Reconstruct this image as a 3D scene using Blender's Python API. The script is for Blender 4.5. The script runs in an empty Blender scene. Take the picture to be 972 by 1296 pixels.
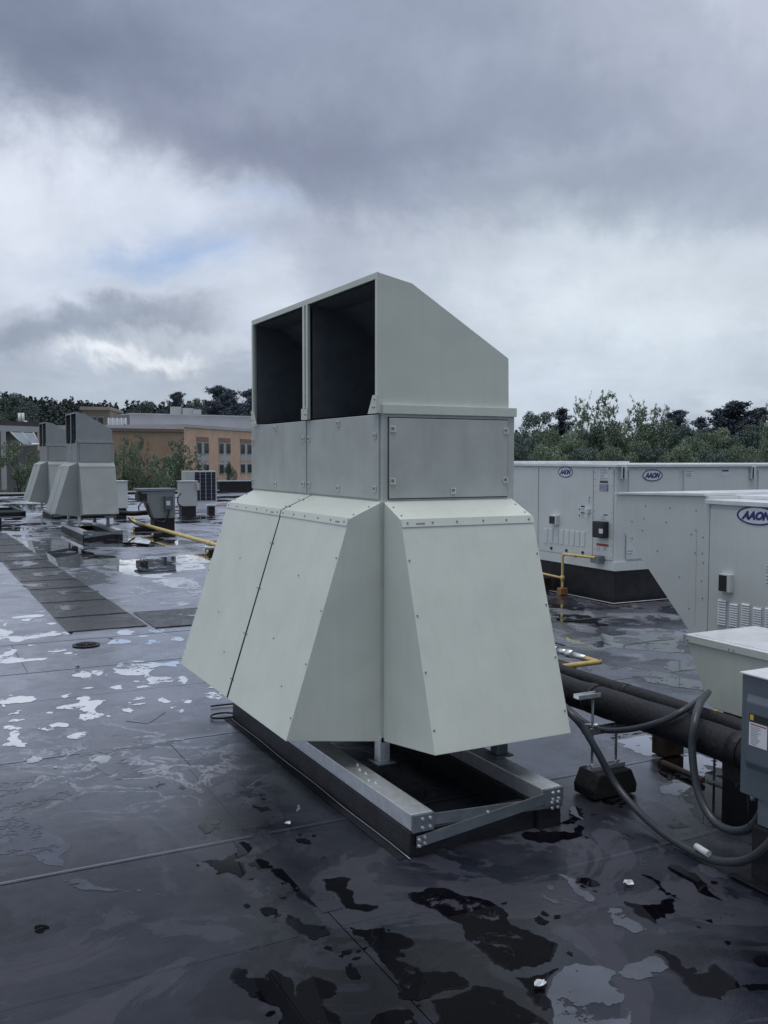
import bpy, bmesh, math, random
import numpy as np
from mathutils import Vector, Matrix
from mathutils.geometry import tessellate_polygon
sc = bpy.context.scene
C = sc.collection
random.seed(7)
R = math.radians

# ------------------------------------------------------------------ camera
F, YAW, PITCH, ROLL, EYE = 1185.4, 0.4756, 0.0574, 0.0015, 1.6
def _basis():
    cy, sy = math.cos(YAW), math.sin(YAW)
    f = Vector((sy*math.cos(PITCH), cy*math.cos(PITCH), -math.sin(PITCH)))
    r = Vector((cy, -sy, 0)); u = r.cross(f)
    return (r*math.cos(ROLL)+u*math.sin(ROLL), -r*math.sin(ROLL)+u*math.cos(ROLL), f)
CR, CU, CF = _basis()
EYEP = Vector((0, 0, EYE))
def at(px, py, ax, val):
    """point of the place seen at a photo pixel, on the plane axis ax = val"""
    d = CF*F + CR*(px-486) - CU*(py-648)
    return EYEP + d*((val-EYEP[ax])/d[ax])
cam = bpy.data.cameras.new('camera'); co = bpy.data.objects.new('camera', cam); C.objects.link(co)
m = Matrix((CR, CU, -CF)).transposed().to_4x4(); m.translation = EYEP
co.matrix_world = m
cam.sensor_fit = 'VERTICAL'; cam.sensor_height = 36; cam.lens = F/1296*36
cam.clip_start = 0.05; cam.clip_end = 5000
sc.camera = co

# ------------------------------------------------------------------ world
SUN_EL, SUN_AZ = R(82), R(-140)          # azimuth from +Y towards +X
world = bpy.data.worlds.new("World"); sc.world = world; world.use_nodes = True
def s2l(c): 
    c = [x/255 for x in c]
    return tuple((x/12.92 if x <= .04045 else ((x+.055)/1.055)**2.4) for x in c)+(1,)
class NT:
    def __init__(s, tree): s.t = tree; s.n = tree.nodes; s.l = tree.links
    def node(s, typ, **kw):
        n = s.n.new(typ)
        for k, v in kw.items():
            if k.startswith('i_'):
                key = k[2:]; key = int(key) if key.isdigit() else key.replace('_', ' ')
                s.put(n.inputs[key], v)
            else: setattr(n, k, v)
        return n
    def put(s, inp, v):
        if isinstance(v, bpy.types.NodeSocket): s.l.new(v, inp)
        elif isinstance(v, bpy.types.Node): s.l.new(v.outputs[0], inp)
        else: inp.default_value = v
    def math(s, op, a, b=None, c=None, clamp=False):
        n = s.n.new('ShaderNodeMath'); n.operation = op; n.use_clamp = clamp
        s.put(n.inputs[0], a)
        if b is not None: s.put(n.inputs[1], b)
        if c is not None: s.put(n.inputs[2], c)
        return n.outputs[0]
    def mix(s, f, a, b, blend='MIX'):
        n = s.n.new('ShaderNodeMix'); n.data_type = 'RGBA'; n.blend_type = blend
        s.put(n.inputs[0], f); s.put(n.inputs[6], a); s.put(n.inputs[7], b)
        return n.outputs[2]
    def noise(s, vec, scale, detail=4, rough=.55, dist=0, out=0):
        n = s.node('ShaderNodeTexNoise'); s.put(n.inputs['Vector'], vec)
        n.inputs['Scale'].default_value = scale; n.inputs['Detail'].default_value = detail
        n.inputs['Roughness'].default_value = rough; n.inputs['Distortion'].default_value = dist
        return n.outputs[out]
    def ramp(s, f, stops, interp='LINEAR'):
        n = s.n.new('ShaderNodeValToRGB'); s.put(n.inputs[0], f); r = n.color_ramp; r.interpolation = interp
        while len(r.elements) < len(stops): r.elements.new(.5)
        for e, (p, c) in zip(r.elements, stops):
            e.position = p; e.color = (c, c, c, 1) if isinstance(c, (int, float)) else (tuple(c)+(1,))[:4]
        return n.outputs[0]
def build_world():
    t = NT(world.node_tree); t.n.clear()
    out = t.node('ShaderNodeOutputWorld'); bg = t.node('ShaderNodeBackground'); t.l.new(bg.outputs[0], out.inputs[0])
    sky = t.node('ShaderNodeTexSky', sky_type='NISHITA', sun_disc=False)
    sky.sun_elevation = SUN_EL; sky.sun_rotation = SUN_AZ; sky.altitude = 50
    tc = t.node('ShaderNodeTexCoord'); D = tc.outputs['Generated']
    sep = t.node('ShaderNodeSeparateXYZ'); t.l.new(D, sep.inputs[0])
    x, y, z = sep.outputs
    zz = t.math('MAXIMUM', z, 0.0)
    den = t.math('ADD', zz, .22)
    cmb = t.node('ShaderNodeCombineXYZ'); t.put(cmb.inputs[0], t.math('DIVIDE', x, den)); t.put(cmb.inputs[1], t.math('DIVIDE', y, den)); t.put(cmb.inputs[2], zz)
    P = cmb.outputs[0]
    n1 = t.noise(P, 1.1, 7, .55, .4); n2 = t.noise(P, 2.7, 8, .6, .2); n3 = t.noise(D, 9, 8, .62, .3)
    wa = t.noise(D, 5.5, 6, .6, .3); 
    wb = t.noise(t.node('ShaderNodeMapping', i_Vector=D, i_Location=(3.7, 1.2, 9.1)), 6.5, 6, .6, .3)
    az = t.math('ARCTAN2', x, y); el = t.math('ARCSINE', z)
    az = t.math('ADD', az, t.math('MULTIPLY', t.math('SUBTRACT', wa, .5), .26))
    el = t.math('ADD', el, t.math('MULTIPLY', t.math('SUBTRACT', wb, .5), .17))
    # general overcast: paler towards the horizon, darker masses overhead
    low = t.ramp(el, [(0, s2l((178, 189, 203))), (.22, s2l((202, 212, 226))), (.45, s2l((192, 202, 218))), (.8, s2l((216, 223, 236)))])
    dark = t.mix(t.ramp(n1, [(.42, 0), (.66, .6)]), low, s2l((146, 156, 178)))
    col = t.mix(t.ramp(n2, [(.5, 0), (.72, .55)]), dark, s2l((217, 225, 238)))
    # unseen dark cloud mass, added behind the viewer to darken faces turned there
    back = t.node('ShaderNodeVectorMath', operation='DOT_PRODUCT'); t.put(back.inputs[0], D); back.inputs[1].default_value = Vector((-.43, -.84, .33)).normalized()
    bk = t.math('ADD', back.outputs['Value'], t.math('MULTIPLY', t.math('SUBTRACT', wa, .5), .5))
    col = t.mix(t.ramp(bk, [(.48, 0), (.92, .92)]), col, s2l((112, 121, 141)))
    def blob(px, py, sx, sy, rot, c, k=1.0, hard=1.0):
        nonlocal col
        d = (CF*F + CR*(px-486) - CU*(py-648)).normalized()
        a0, e0 = math.atan2(d.x, d.y), math.asin(d.z)
        da = t.math('SUBTRACT', az, a0); de = t.math('SUBTRACT', el, e0)
        ct, st = math.cos(R(rot)), math.sin(R(rot))
        u = t.math('ADD', t.math('MULTIPLY', da, ct*F/sx), t.math('MULTIPLY', de, -st*F/sx))
        v = t.math('ADD', t.math('MULTIPLY', da, st*F/sy), t.math('MULTIPLY', de, ct*F/sy))
        r2 = t.math('ADD', t.math('MULTIPLY', u, u), t.math('MULTIPLY', v, v))
        g = t.math('EXPONENT', t.math('MULTIPLY', t.math('POWER', r2, hard), -1.0))
        c = sky_c if c == 'sky' else s2l(c)
        col = t.mix(t.math('MULTIPLY', g, k, clamp=True), col, c)
    sky_c = t.mix(.62, t.mix(1, sky.outputs[0], (.11, .11, .11, 1), 'MULTIPLY'), s2l((186, 208, 246)))
    blob(470, 120, 680, 190, 8, (146, 156, 178), .95, 1.5)
    blob(100, 60, 260, 100, 15, (119, 129, 153), .85)
    blob(400, 215, 280, 62, 10, (133, 142, 165), .9)
    blob(560, 90, 200, 45, -8, (152, 162, 182), .8)
    blob(800, 130, 200, 60, 0, (149, 160, 180), .7)
    blob(800, 255, 280, 46, 3, (164, 176, 194), .75)
    blob(640, 60, 130, 26, -25, (166, 176, 196), .55)
    blob(330, 120, 120, 20, -15, (158, 167, 188), .5)
    blob(760, 190, 200, 18, -8, (172, 183, 201), .5)
    blob(970, 20, 170, 75, 10, (192, 200, 216), .9)
    blob(890, 60, 90, 30, 30, (170, 180, 198), .6)
    blob(20, 235, 210, 62, 16, (226, 233, 246), .97, 1.2)
    blob(215, 280, 180, 55, 15, (214, 223, 238), .9)
    blob(90, 350, 200, 45, 0, (206, 215, 230), .8)
    blob(215, 330, 76, 27, 5, 'sky', 1.0)
    blob(320, 275, 70, 18, 10, 'sky', .35)
    blob(345, 322, 95, 24, 4, (174, 184, 204), .9)
    blob(430, 345, 80, 30, 4, (176, 186, 204), .7)
    blob(280, 390, 110, 26, 0, (214, 223, 236), .8)
    blob(75, 412, 170, 30, -6, (150, 161, 179), .97, 1.6)
    blob(30, 392, 60, 12, -6, (195, 204, 218), .6)
    blob(158, 455, 46, 13, 12, (242, 247, 253), .95)
    blob(250, 440, 90, 14, 5, (205, 214, 226), .8)
    blob(90, 490, 300, 22, 0, (178, 189, 203), .75)
    blob(800, 375, 260, 95, 3, (219, 230, 240), .97, 1.4)
    blob(680, 330, 130, 35, 5, (200, 210, 224), .7)
    blob(930, 330, 110, 38, 0, (208, 218, 230), .6)
    blob(820, 480, 330, 60, 0, (201, 213, 225), .9, 1.3)
    sh = t.math('MULTIPLY_ADD', t.math('SUBTRACT', n3, .5), .40, 1.0)
    sh = t.math('MULTIPLY', sh, t.math('MULTIPLY_ADD', t.math('SUBTRACT', n2, .5), .3, 1.0))
    shc = t.node('ShaderNodeCombineColor'); [t.put(shc.inputs[i], sh) for i in range(3)]
    col = t.mix(1, col, shc.outputs[0], 'MULTIPLY')
    col = t.mix(t.ramp(z, [(0, 0), (.001, 1)]), s2l((60, 62, 62)), col)
    t.l.new(col, bg.inputs[0]); bg.inputs[1].default_value = 1.0
build_world()
sun = bpy.data.lights.new('sun', 'SUN'); so = bpy.data.objects.new('sun', sun); C.objects.link(so)
sun.energy = 1.45; sun.angle = R(35); sun.color = (1.0, .98, .95)
sd = Vector((math.sin(SUN_AZ)*math.cos(SUN_EL), math.cos(SUN_AZ)*math.cos(SUN_EL), math.sin(SUN_EL)))
so.rotation_euler = sd.to_track_quat('Z', 'Y').to_euler()
sc.view_settings.view_transform = 'Standard'; sc.view_settings.look = 'None'
sc.view_settings.exposure = 0; sc.view_settings.gamma = 1; sc.view_settings.use_curve_mapping = False

# ------------------------------------------------------------------ materials
MATS = {}
def mat(name, base, rough=.5, metal=0, var=.06, vscale=6, bump=0, bscale=60, rvar=0, spec=.5, ior=1.45, island=0, streak=0, dirt=None, warp=0):
    m = bpy.data.materials.new(name); m.use_nodes = True; t = NT(m.node_tree)
    b = t.n['Principled BSDF']
    tc = t.node('ShaderNodeTexCoord'); O = tc.outputs['Object']
    n = t.noise(O, vscale, 5, .6)
    c0 = tuple(max(0, c*(1-var*2)) for c in base)+(1,); c1 = tuple(min(1, c*(1+var*2)) for c in base)+(1,)
    col = t.ramp(n, [(.3, c0), (.7, c1)])
    if streak:
        mp = t.node('ShaderNodeMapping', i_Vector=O, i_Scale=(9, 9, .7))
        sn = t.noise(mp.outputs[0], 3, 6, .65)
        col = t.mix(t.math('MULTIPLY', t.ramp(sn, [(.5, 0), (.75, 1)]), streak), col, tuple(c*.55 for c in base)+(1,))
    if dirt:
        dn = t.noise(O, dirt[1], 8, .7)
        col = t.mix(t.ramp(dn, [(dirt[2], 0), (dirt[2]+.12, 1)]), col, tuple(dirt[0])+(1,))
    if island:
        oi = t.node('ShaderNodeNewGeometry')
        k = t.math('MULTIPLY_ADD', oi.outputs['Random Per Island'], island*2, 1-island)
        kc = t.node('ShaderNodeCombineColor'); [t.put(kc.inputs[i], k) for i in range(3)]
        col = t.mix(1, col, kc.outputs[0], 'MULTIPLY')
    t.put(b.inputs['Base Color'], col)
    if rvar:
        rn = t.noise(O, vscale*1.7, 6, .65)
        t.put(b.inputs['Roughness'], t.math('MULTIPLY_ADD', t.math('SUBTRACT', rn, .5), rvar*2, rough, clamp=True))
    else: b.inputs['Roughness'].default_value = rough
    b.inputs['Metallic'].default_value = metal; b.inputs['IOR'].default_value = ior
    if bump:
        bn = t.node('ShaderNodeBump', i_Strength=bump, i_Distance=.01); t.put(bn.inputs['Height'], t.noise(O, bscale, 4, .6)); t.put(b.inputs['Normal'], bn)
        if warp:      # gentle oil-canning of thin sheet
            b2 = t.node('ShaderNodeBump', i_Strength=warp, i_Distance=.05); t.put(b2.inputs['Height'], t.noise(O, 2.2, 2, .4)); t.put(bn.inputs['Normal'], b2)
    MATS[name] = m; return m
PAINT = mat('greige_painted_steel', (.635, .68, .615), .36, 0, .022, 3, .08, 160, .12, streak=.13, warp=.3)
PAINT_FAR = mat('darker_dull_painted_steel', (.32, .35, .345), .42, 0, .04, 3, .08, 120, .1, streak=.2)  # darker, slightly rougher tone for the two far ventilators
PAINTB = mat('greige_access_panel', (.465, .50, .475), .34, 0, .05, 5, .08, 120, .14, streak=.16)
AON = mat('pale_grey_coated_cabinet', (.65, .69, .675), .40, 0, .02, 2, .06, 140, .1, streak=.13, warp=.25)
ROOFM = mat('weathered_cabinet_lid', (.74, .76, .79), .18, 0, .06, 5, .05, 60, .15)
GALV = mat('galvanised_steel', (.76, .79, .81), .40, .85, .06, 26, .08, 50, .14, dirt=((.20, .17, .12), 6, .66))
BRACE = mat('dull_zinc_brace', (.22, .25, .27), .42, .6, .08, 12, .1, 50, .12)
BLACKM = mat('black_curb_membrane', (.014, .014, .019), .5, 0, .3, 7, .3, 60, .2)
LINER = mat('black_duct_liner', (.10, .12, .135), .8, 0, .08, 12, .2, 200)
RUB = mat('black_pipe_insulation', (.005, .0055, .009), .55, 0, .25, 14, .5, 45, .2, dirt=((.03, .03, .038), 30, .68))
RUBB = mat('black_rubber_block', (.015, .015, .017), .65, 0, .25, 30, .5, 90)
COND = mat('grey_liquid_tight_conduit', (.042, .048, .058), .38, 0, .06, 20)
YEL = mat('yellow_gas_pipe_paint', (.62, .48, .19), .42, 0, .10, 14, .1, 80, .1, dirt=((.2, .13, .05), 16, .66))
DISC = mat('blue_grey_switch_enamel', (.10, .125, .15), .35, 0, .04, 6, .05, 150, .08)
DARKG = mat('dark_charcoal_plastic', (.02, .021, .024), .4, 0, .1, 10)
WHITE = mat('white_label_stock', (.72, .74, .76), .5, 0, .03, 10)
LPRINT = mat('grey_label_print', (.22, .23, .26), .5, 0, .1, 30)
NAVY = mat('navy_logo_ink', (.03, .05, .19), .45, 0, .05, 10)
REDI = mat('red_label_ink', (.42, .05, .06), .5, 0, .05, 10)
PURP = mat('violet_label_ink', (.13, .12, .24), .5, 0, .2, 60)
YINK = mat('yellow_label_ink', (.65, .45, .05), .5, 0, .05, 10)
SCREW = mat('screw_head_zinc', (.24, .26, .25), .4, .5, .1, 10)
GASK = mat('dark_rubber_gasket', (.025, .022, .022), .7, 0, .1, 10)
WOOD = mat('rusty_brown_sleeper', (.034, .021, .015), .75, 0, .3, 12, .3, 40)
MAT_ = mat('black_walkway_mat', (.010, .010, .013), .30, 0, .2, 3, .2, 40, .4, ior=1.9)
COPE = mat('pale_aluminium_coping', (.45, .47, .49), .4, .3, .06, 4)
BARK = mat('grey_brown_bark', (.06, .05, .042), .9, 0, .3, 2, .5, 10)
PAPER = mat('wet_white_scrap', (.62, .65, .68), .45, 0, .1, 30)
COWL = mat('mid_grey_cowl_steel', (.25, .27, .275), .45, .2, .05, 4)
CONDN = mat('condenser_white_shell', (.50, .52, .51), .4, 0, .03, 4)
COIL = mat('dark_blue_coil_fins', (.02, .028, .05), .45, .3, .1, 10)
def leaf(name, c0, c1):
    m = bpy.data.materials.new(name); m.use_nodes = True; t = NT(m.node_tree); b = t.n['Principled BSDF']
    g = t.node('ShaderNodeNewGeometry'); oi = t.node('ShaderNodeObjectInfo')
    n = t.noise(t.node('ShaderNodeTexCoord').outputs['Object'], .55, 3, .6)
    f = t.math('ADD', t.math('MULTIPLY', g.outputs['Random Per Island'], .5), t.math('MULTIPLY', n, .5))
    col = t.ramp(f, [(.25, c0), (.75, c1)])
    k = t.math('MULTIPLY_ADD', oi.outputs['Random'], .4, .8)
    kc = t.node('ShaderNodeCombineColor'); [t.put(kc.inputs[i], k) for i in range(3)]
    t.put(b.inputs['Base Color'], t.mix(1, col, kc.outputs[0], 'MULTIPLY')); b.inputs['Roughness'].default_value = .6
    b.inputs['Specular IOR Level'].default_value = .25
    return m
LF_BROAD = leaf('deep_green_foliage', (0.074, 0.119, 0.110), (0.176, 0.228, 0.190))
LF_OLIVE = leaf('olive_green_foliage', (0.129, 0.183, 0.133), (0.255, 0.312, 0.216))
LF_PINE = leaf('dark_pine_needles', (0.052, 0.074, 0.102), (0.110, 0.133, 0.162))
LF_HILL = leaf('hazed_hill_forest', (.036, .050, .050), (.062, .080, .074))  # paler and bluish: slight distance haze put into the leaf colour

def membrane():
    m = bpy.data.materials.new('wet_black_roof_membrane'); m.use_nodes = True; t = NT(m.node_tree); b = t.n['Principled BSDF']
    geo = t.node('ShaderNodeNewGeometry'); O = geo.outputs['Position']
    a = t.noise(O, .55, 5, .6, .3); c = t.noise(O, 2.3, 8, .65, .5); d = t.noise(O, 11, 6, .7)
    col = t.ramp(a, [(.3, (.005, .007, .013)), (.7, (.012, .014, .025))])
    col = t.mix(t.math('MULTIPLY', t.ramp(c, [(.42, 0), (.72, 1)]), .6), col, (.040, .040, .050, 1))
    sp = t.noise(O, 1.25, 9, .62, 1.3)
    col = t.mix(t.math('MULTIPLY', t.ramp(sp, [(.44, 1), (.456, 0)]), .5), col, (.045, .046, .060, 1))
    col = t.mix(t.math('MULTIPLY', t.ramp(sp, [(.575, 0), (.59, 1)]), .8), col, (.004, .004, .007, 1))
    # chalky drying lines: thin contour of a warped noise
    dv = t.node('ShaderNodeVectorMath', operation='DISTANCE'); t.put(dv.inputs[0], O); dv.inputs[1].default_value = (1.15, 5.0, 0)
    chalk = t.ramp(dv.outputs['Value'], [(.35, 1), (1.0, 0)])
    e = t.noise(O, 2.3, 6, .6, 1.3)
    ring = t.ramp(t.math('ABSOLUTE', t.math('SUBTRACT', e, .5)), [(0, 1), (.020, 0)])
    col = t.mix(t.math('MULTIPLY', t.math('MULTIPLY', ring, t.math('MULTIPLY_ADD', chalk, .85, .012)), .75), col, (.42, .44, .49, 1))
    col = t.mix(t.math('MULTIPLY', t.ramp(d, [(.62, 0), (.8, 1)]), .5), col, (.075, .073, .08, 1))
    oi = t.node('ShaderNodeObjectInfo')
    k = t.math('MULTIPLY_ADD', oi.outputs['Random'], .35, .82)
    kc = t.node('ShaderNodeCombineColor'); [t.put(kc.inputs[i], k) for i in range(3)]
    col = t.mix(1, col, kc.outputs[0], 'MULTIPLY')
    t.put(b.inputs['Base Color'], col)
    # wet film: thin standing water in the low spots, matt on the high ones
    w = t.noise(O, 1.15, 7, .62, .6)
    film = t.ramp(w, [(.50, 0), (.53, 1)])
    r = t.math('MULTIPLY_ADD', c, .34, .13)
    b.inputs['IOR'].default_value = 1.42
    r = t.math('MULTIPLY', r, t.math('MULTIPLY_ADD', film, -.55, 1.0)); r = t.math('MULTIPLY', r, t.math('MULTIPLY_ADD', t.ramp(sp, [(.44, 1), (.456, 0)]), .35, 1.0))
    t.put(b.inputs['Roughness'], r)
    bn = t.node('ShaderNodeBump', i_Strength=.22, i_Distance=.004); t.put(bn.inputs['Height'], t.math('ADD', t.noise(O, 160, 3, .6), t.math('MULTIPLY', c, 1.5)))
    bn2 = t.node('ShaderNodeBump', i_Strength=.30, i_Distance=.05); t.put(bn2.inputs['Height'], t.noise(O, 2.1, 3, .5)); t.put(bn2.inputs['Normal'], bn)
    t.put(b.inputs['Normal'], bn2)
    gl = t.node('ShaderNodeBsdfGlossy'); gl.inputs['Color'].default_value = (.88, .91, 1, 1); t.put(gl.inputs['Roughness'], t.math('ADD', r, .06)); t.put(gl.inputs['Normal'], bn2)
    lw = t.node('ShaderNodeLayerWeight'); lw.inputs['Blend'].default_value = .5
    wet = t.math('MULTIPLY', t.ramp(lw.outputs['Facing'], [(.60, 0), (.76, .36), (.95, .62)]), t.math('MULTIPLY_ADD', c, -1.7, 1.72, clamp=True))
    mx = t.node('ShaderNodeMixShader'); t.put(mx.inputs[0], wet); t.l.new(b.outputs[0], mx.inputs[1]); t.l.new(gl.outputs[0], mx.inputs[2])
    t.l.new(mx.outputs[0], t.n['Material Output'].inputs[0])
    return m
MEMB = membrane()
def water(name, base, rough, bump, curve, holes=.435):
    """standing water: nearly clear from above, mirror-like at low angles"""
    m = bpy.data.materials.new(name); m.use_nodes = True; t = NT(m.node_tree); t.n.remove(t.n['Principled BSDF'])
    O = t.node('ShaderNodeNewGeometry').outputs['Position']
    df = t.node('ShaderNodeBsdfDiffuse'); t.put(df.inputs[0], t.ramp(t.noise(O, 3, 6, .6), [(.3, tuple(c*.6 for c in base)), (.7, tuple(c*1.4 for c in base))]))
    gl = t.node('ShaderNodeBsdfGlossy'); gl.inputs['Color'].default_value = (.97, .98, 1, 1)
    t.put(gl.inputs['Roughness'], t.math('MULTIPLY_ADD', t.noise(O, 2.5, 4, .6), rough, rough*.5))
    bn = t.node('ShaderNodeBump', i_Strength=bump, i_Distance=.004); t.put(bn.inputs['Height'], t.noise(O, 9, 2, .5)); t.put(gl.inputs['Normal'], bn)
    lw = t.node('ShaderNodeLayerWeight'); lw.inputs['Blend'].default_value = .5
    f = t.ramp(lw.outputs['Facing'], curve, 'EASE')
    mx = t.node('ShaderNodeMixShader'); t.put(mx.inputs[0], f); t.l.new(df.outputs[0], mx.inputs[1]); t.l.new(gl.outputs[0], mx.inputs[2])
    # the sheet of water breaks up round high grains of the membrane
    tr = t.node('ShaderNodeBsdfTransparent'); hole = t.math('ADD', t.math('MULTIPLY', t.noise(O, 4.2, 3, .6, .6), .62), t.math('MULTIPLY', t.noise(O, 22, 5, .7, .3), .38))
    m2 = t.node('ShaderNodeMixShader'); t.put(m2.inputs[0], t.ramp(hole, [(holes, 0), (holes+.012, 1)])); t.l.new(tr.outputs[0], m2.inputs[1]); t.l.new(mx.outputs[0], m2.inputs[2])
    t.l.new(m2.outputs[0], t.n['Material Output'].inputs[0]); return m
WATER = water('clear_rain_water', (.003, .003, .005), .012, .03, [(.0, .012), (.575, .022), (.665, .24), (.735, .84), (1, 1)])
FILMW = water('thin_rain_film', (.060, .066, .085), .14, .25, [(.0, .03), (.5, .09), (.70, .22), (.82, .42), (1, .8)], .45)

DAMP = water('damp_membrane_margin', (.006, .006, .010), .13, .2, [(.0, .02), (.56, .035), (.70, .12), (.85, .42), (1, .8)], .40)

# ------------------------------------------------------------------ mesh helpers
def B(): return bmesh.new()
def box(bm, x0, x1, y0, y1, z0, z1, bev=0):
    vs = [bm.verts.new((x, y, z)) for z in (z0, z1) for y in (y0, y1) for x in (x0, x1)]
    fs = [(0, 2, 3, 1), (4, 5, 7, 6), (0, 1, 5, 4), (2, 6, 7, 3), (0, 4, 6, 2), (1, 3, 7, 5)]
    f = [bm.faces.new([vs[i] for i in q]) for q in fs]
    if bev:
        es = list({e for q in f for e in q.edges})
        bmesh.ops.bevel(bm, geom=es, offset=bev, segments=2, affect='EDGES', profile=.6)
    return bm
def hexa(bm, bot, top):
    """solid between two quads given in the same turning order"""
    v = [bm.verts.new(p) for p in list(bot)+list(top)]
    n = len(bot)
    bm.faces.new(v[:n][::-1]); bm.faces.new(v[n:])
    for i in range(n): bm.faces.new((v[i], v[(i+1) % n], v[n+(i+1) % n], v[n+i]))
    return bm
def prism(bm, poly, ax, a, b):
    """extrude a 2-D outline along axis ax from a to b; outline is in the other two axes in order"""
    o = [i for i in range(3) if i != ax]
    def P(q, w):
        v = [0, 0, 0]; v[o[0]], v[o[1]] = q; v[ax] = w; return v
    return hexa(bm, [P(q, a) for q in poly], [P(q, b) for q in poly])
def tube(bm, pts, r, seg=10, smooth=6, cap=True):
    pts = [Vector(p) for p in pts]
    if smooth and len(pts) > 2:
        q = []
        for i in range(len(pts)-1):
            p0 = pts[max(i-1, 0)]; p1 = pts[i]; p2 = pts[i+1]; p3 = pts[min(i+2, len(pts)-1)]
            for k in range(smooth):
                s = k/smooth
                q.append(.5*((2*p1)+(p2-p0)*s+(2*p0-5*p1+4*p2-p3)*s*s+(-p0+3*p1-3*p2+p3)*s**3))
        q.append(pts[-1]); pts = q
    rs = r if isinstance(r, (list, tuple)) else [r]*len(pts)
    if len(rs) != len(pts): rs = [rs[0]+(rs[-1]-rs[0])*i/(len(pts)-1) for i in range(len(pts))]
    up = Vector((0, 0, 1)); rings = []
    t0 = (pts[1]-pts[0]).normalized(); n = t0.orthogonal().normalized() if abs(t0.z) > .9 else t0.cross(up).normalized()
    for i, p in enumerate(pts):
        t = ((pts[min(i+1, len(pts)-1)]-pts[max(i-1, 0)])).normalized()
        n = (n-t*n.dot(t)).normalized(); b = t.cross(n)
        rings.append([bm.verts.new(p+(n*math.cos(a)+b*math.sin(a))*rs[i]) for a in [2*math.pi*k/seg for k in range(seg)]])
    for a, b in zip(rings, rings[1:]):
        for k in range(seg):
            f = bm.faces.new((a[k], a[(k+1) % seg], b[(k+1) % seg], b[k])); f.smooth = True
    if cap: bm.faces.new(rings[0][::-1]); bm.faces.new(rings[-1])
    return bm
def link(name, me, parent=None):
    o = bpy.data.objects.new(name, me); C.objects.link(o)
    if parent: o.parent = parent
    return o
def root_of(o):
    while o.parent: o = o.parent
    return o
def part(name, bm, m, parent=None, kind=None, loc=None, label=None, bev=0):
    """link a bmesh (in world coordinates) as one mesh object, local to its thing's base"""
    bmesh.ops.recalc_face_normals(bm, faces=bm.faces[:])
    if bev:
        bmesh.ops.bevel(bm, geom=[e for e in bm.edges if len(e.link_faces) == 2 and e.calc_face_angle(0) > .3], offset=bev, segments=2, affect='EDGES', profile=.6)
    base = root_of(parent).location if parent else (Vector(loc) if loc is not None else Vector((0, 0, 0)))
    bmesh.ops.translate(bm, verts=bm.verts[:], vec=-Vector(base))
    me = bpy.data.meshes.new(name); bm.to_mesh(me); bm.free(); me.materials.append(m)
    o = link(name, me, parent)
    if not parent: o.location = base
    if kind: o['kind'] = kind
    if label: o['label'] = label
    return o
def thing(name, label, cat, loc=(0, 0, 0), group=None):
    o = bpy.data.objects.new(name, None); C.objects.link(o); o.location = loc; o.empty_display_size = .2
    return tag(o, label, cat, group)
def tag(o, label, cat, group=None):
    o['label'] = label; o['category'] = cat
    if group: o['group'] = group
    return o
def struct(name, bm, m):
    return part(name, bm, m, None, 'structure')
def copy_tree(o, parent=None):
    c = o.copy(); C.objects.link(c); c.parent = parent
    for ch in list(o.children): copy_tree(ch, c)
    return c
def dome(bm, c, n, r, h=.004):
    """screw head: a low six-sided dome on a surface with normal n"""
    c = Vector(c); n = Vector(n).normalized(); u = n.orthogonal().normalized(); v = n.cross(u)
    a = [bm.verts.new(c+(u*math.cos(k*math.pi/3)+v*math.sin(k*math.pi/3))*r-n*.001) for k in range(6)]
    b = [bm.verts.new(c+(u*math.cos(k*math.pi/3)+v*math.sin(k*math.pi/3))*r*.7+n*h) for k in range(6)]
    bm.faces.new(b)
    for k in range(6): bm.faces.new((a[k], a[(k+1) % 6], b[(k+1) % 6], b[k]))
def lerp(a, b, t): return Vector(a)+(Vector(b)-Vector(a))*t

# ------------------------------------------------------------------ the roof
RX0, RX1, RY0, RY1 = -14.0, 42.0, -7.0, 42.0
deck = B(); box(deck, RX0, RX1, RY0, RY1, -.3, -.012); roof = struct('flat_roof', deck, MEMB)
walls_bm = B(); box(walls_bm, RX0+.05, RX1-.05, RY0+.05, RY1-.05, -10, -.31)
struct('building_walls', walls_bm, mat('tan_brick_wall', (.30, .21, .14), .8, 0, .1, 2))
ys = [RY0, -5.2, -3.4, -1.6, .2, 1.6, 2.85, 3.70, 5.19, 6.46, 7.33, 8.5]
while ys[-1] < RY1-3: ys.append(ys[-1]+2.6)
ys[-1] = RY1
def sheet(x0, x1, y0, y1, lift):
    """a sheet of membrane: its near edge laps over the one before it"""
    bm = B(); n = max(2, int((x1-x0)/.45)) if y0 < 9 else 2; rr = random.Random(int(y0*100+x0*7)); prev = None
    wob = [0]*(n+1)
    for i in range(1, n): wob[i] = wob[i-1]*.7+rr.uniform(-.004, .004)
    for i in range(n+1):
        x = x0+(x1-x0)*i/n; d = wob[i] if n > 2 else 0; h = lift+(rr.uniform(-.0004, .0008) if n > 2 else 0)
        poly = [(y0-.012+d, -.010), (y0-.012+d, .0008+h), (y0-.009+d, .0014+h), (y0+.004+d, .0013+h), (y0+.018+d, .0007), (y1+.028, .0004), (y1+.028, -.010)]
        ring = [bm.verts.new((x, y, z)) for y, z in poly]
        if prev:
            for k in range(7): bm.faces.new((prev[k], prev[(k+1) % 7], ring[(k+1) % 7], ring[k]))
        else: bm.faces.new(ring[::-1])
        prev = ring
    bm.faces.new(prev)
    return part('membrane_sheet', bm, MEMB, roof)
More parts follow.
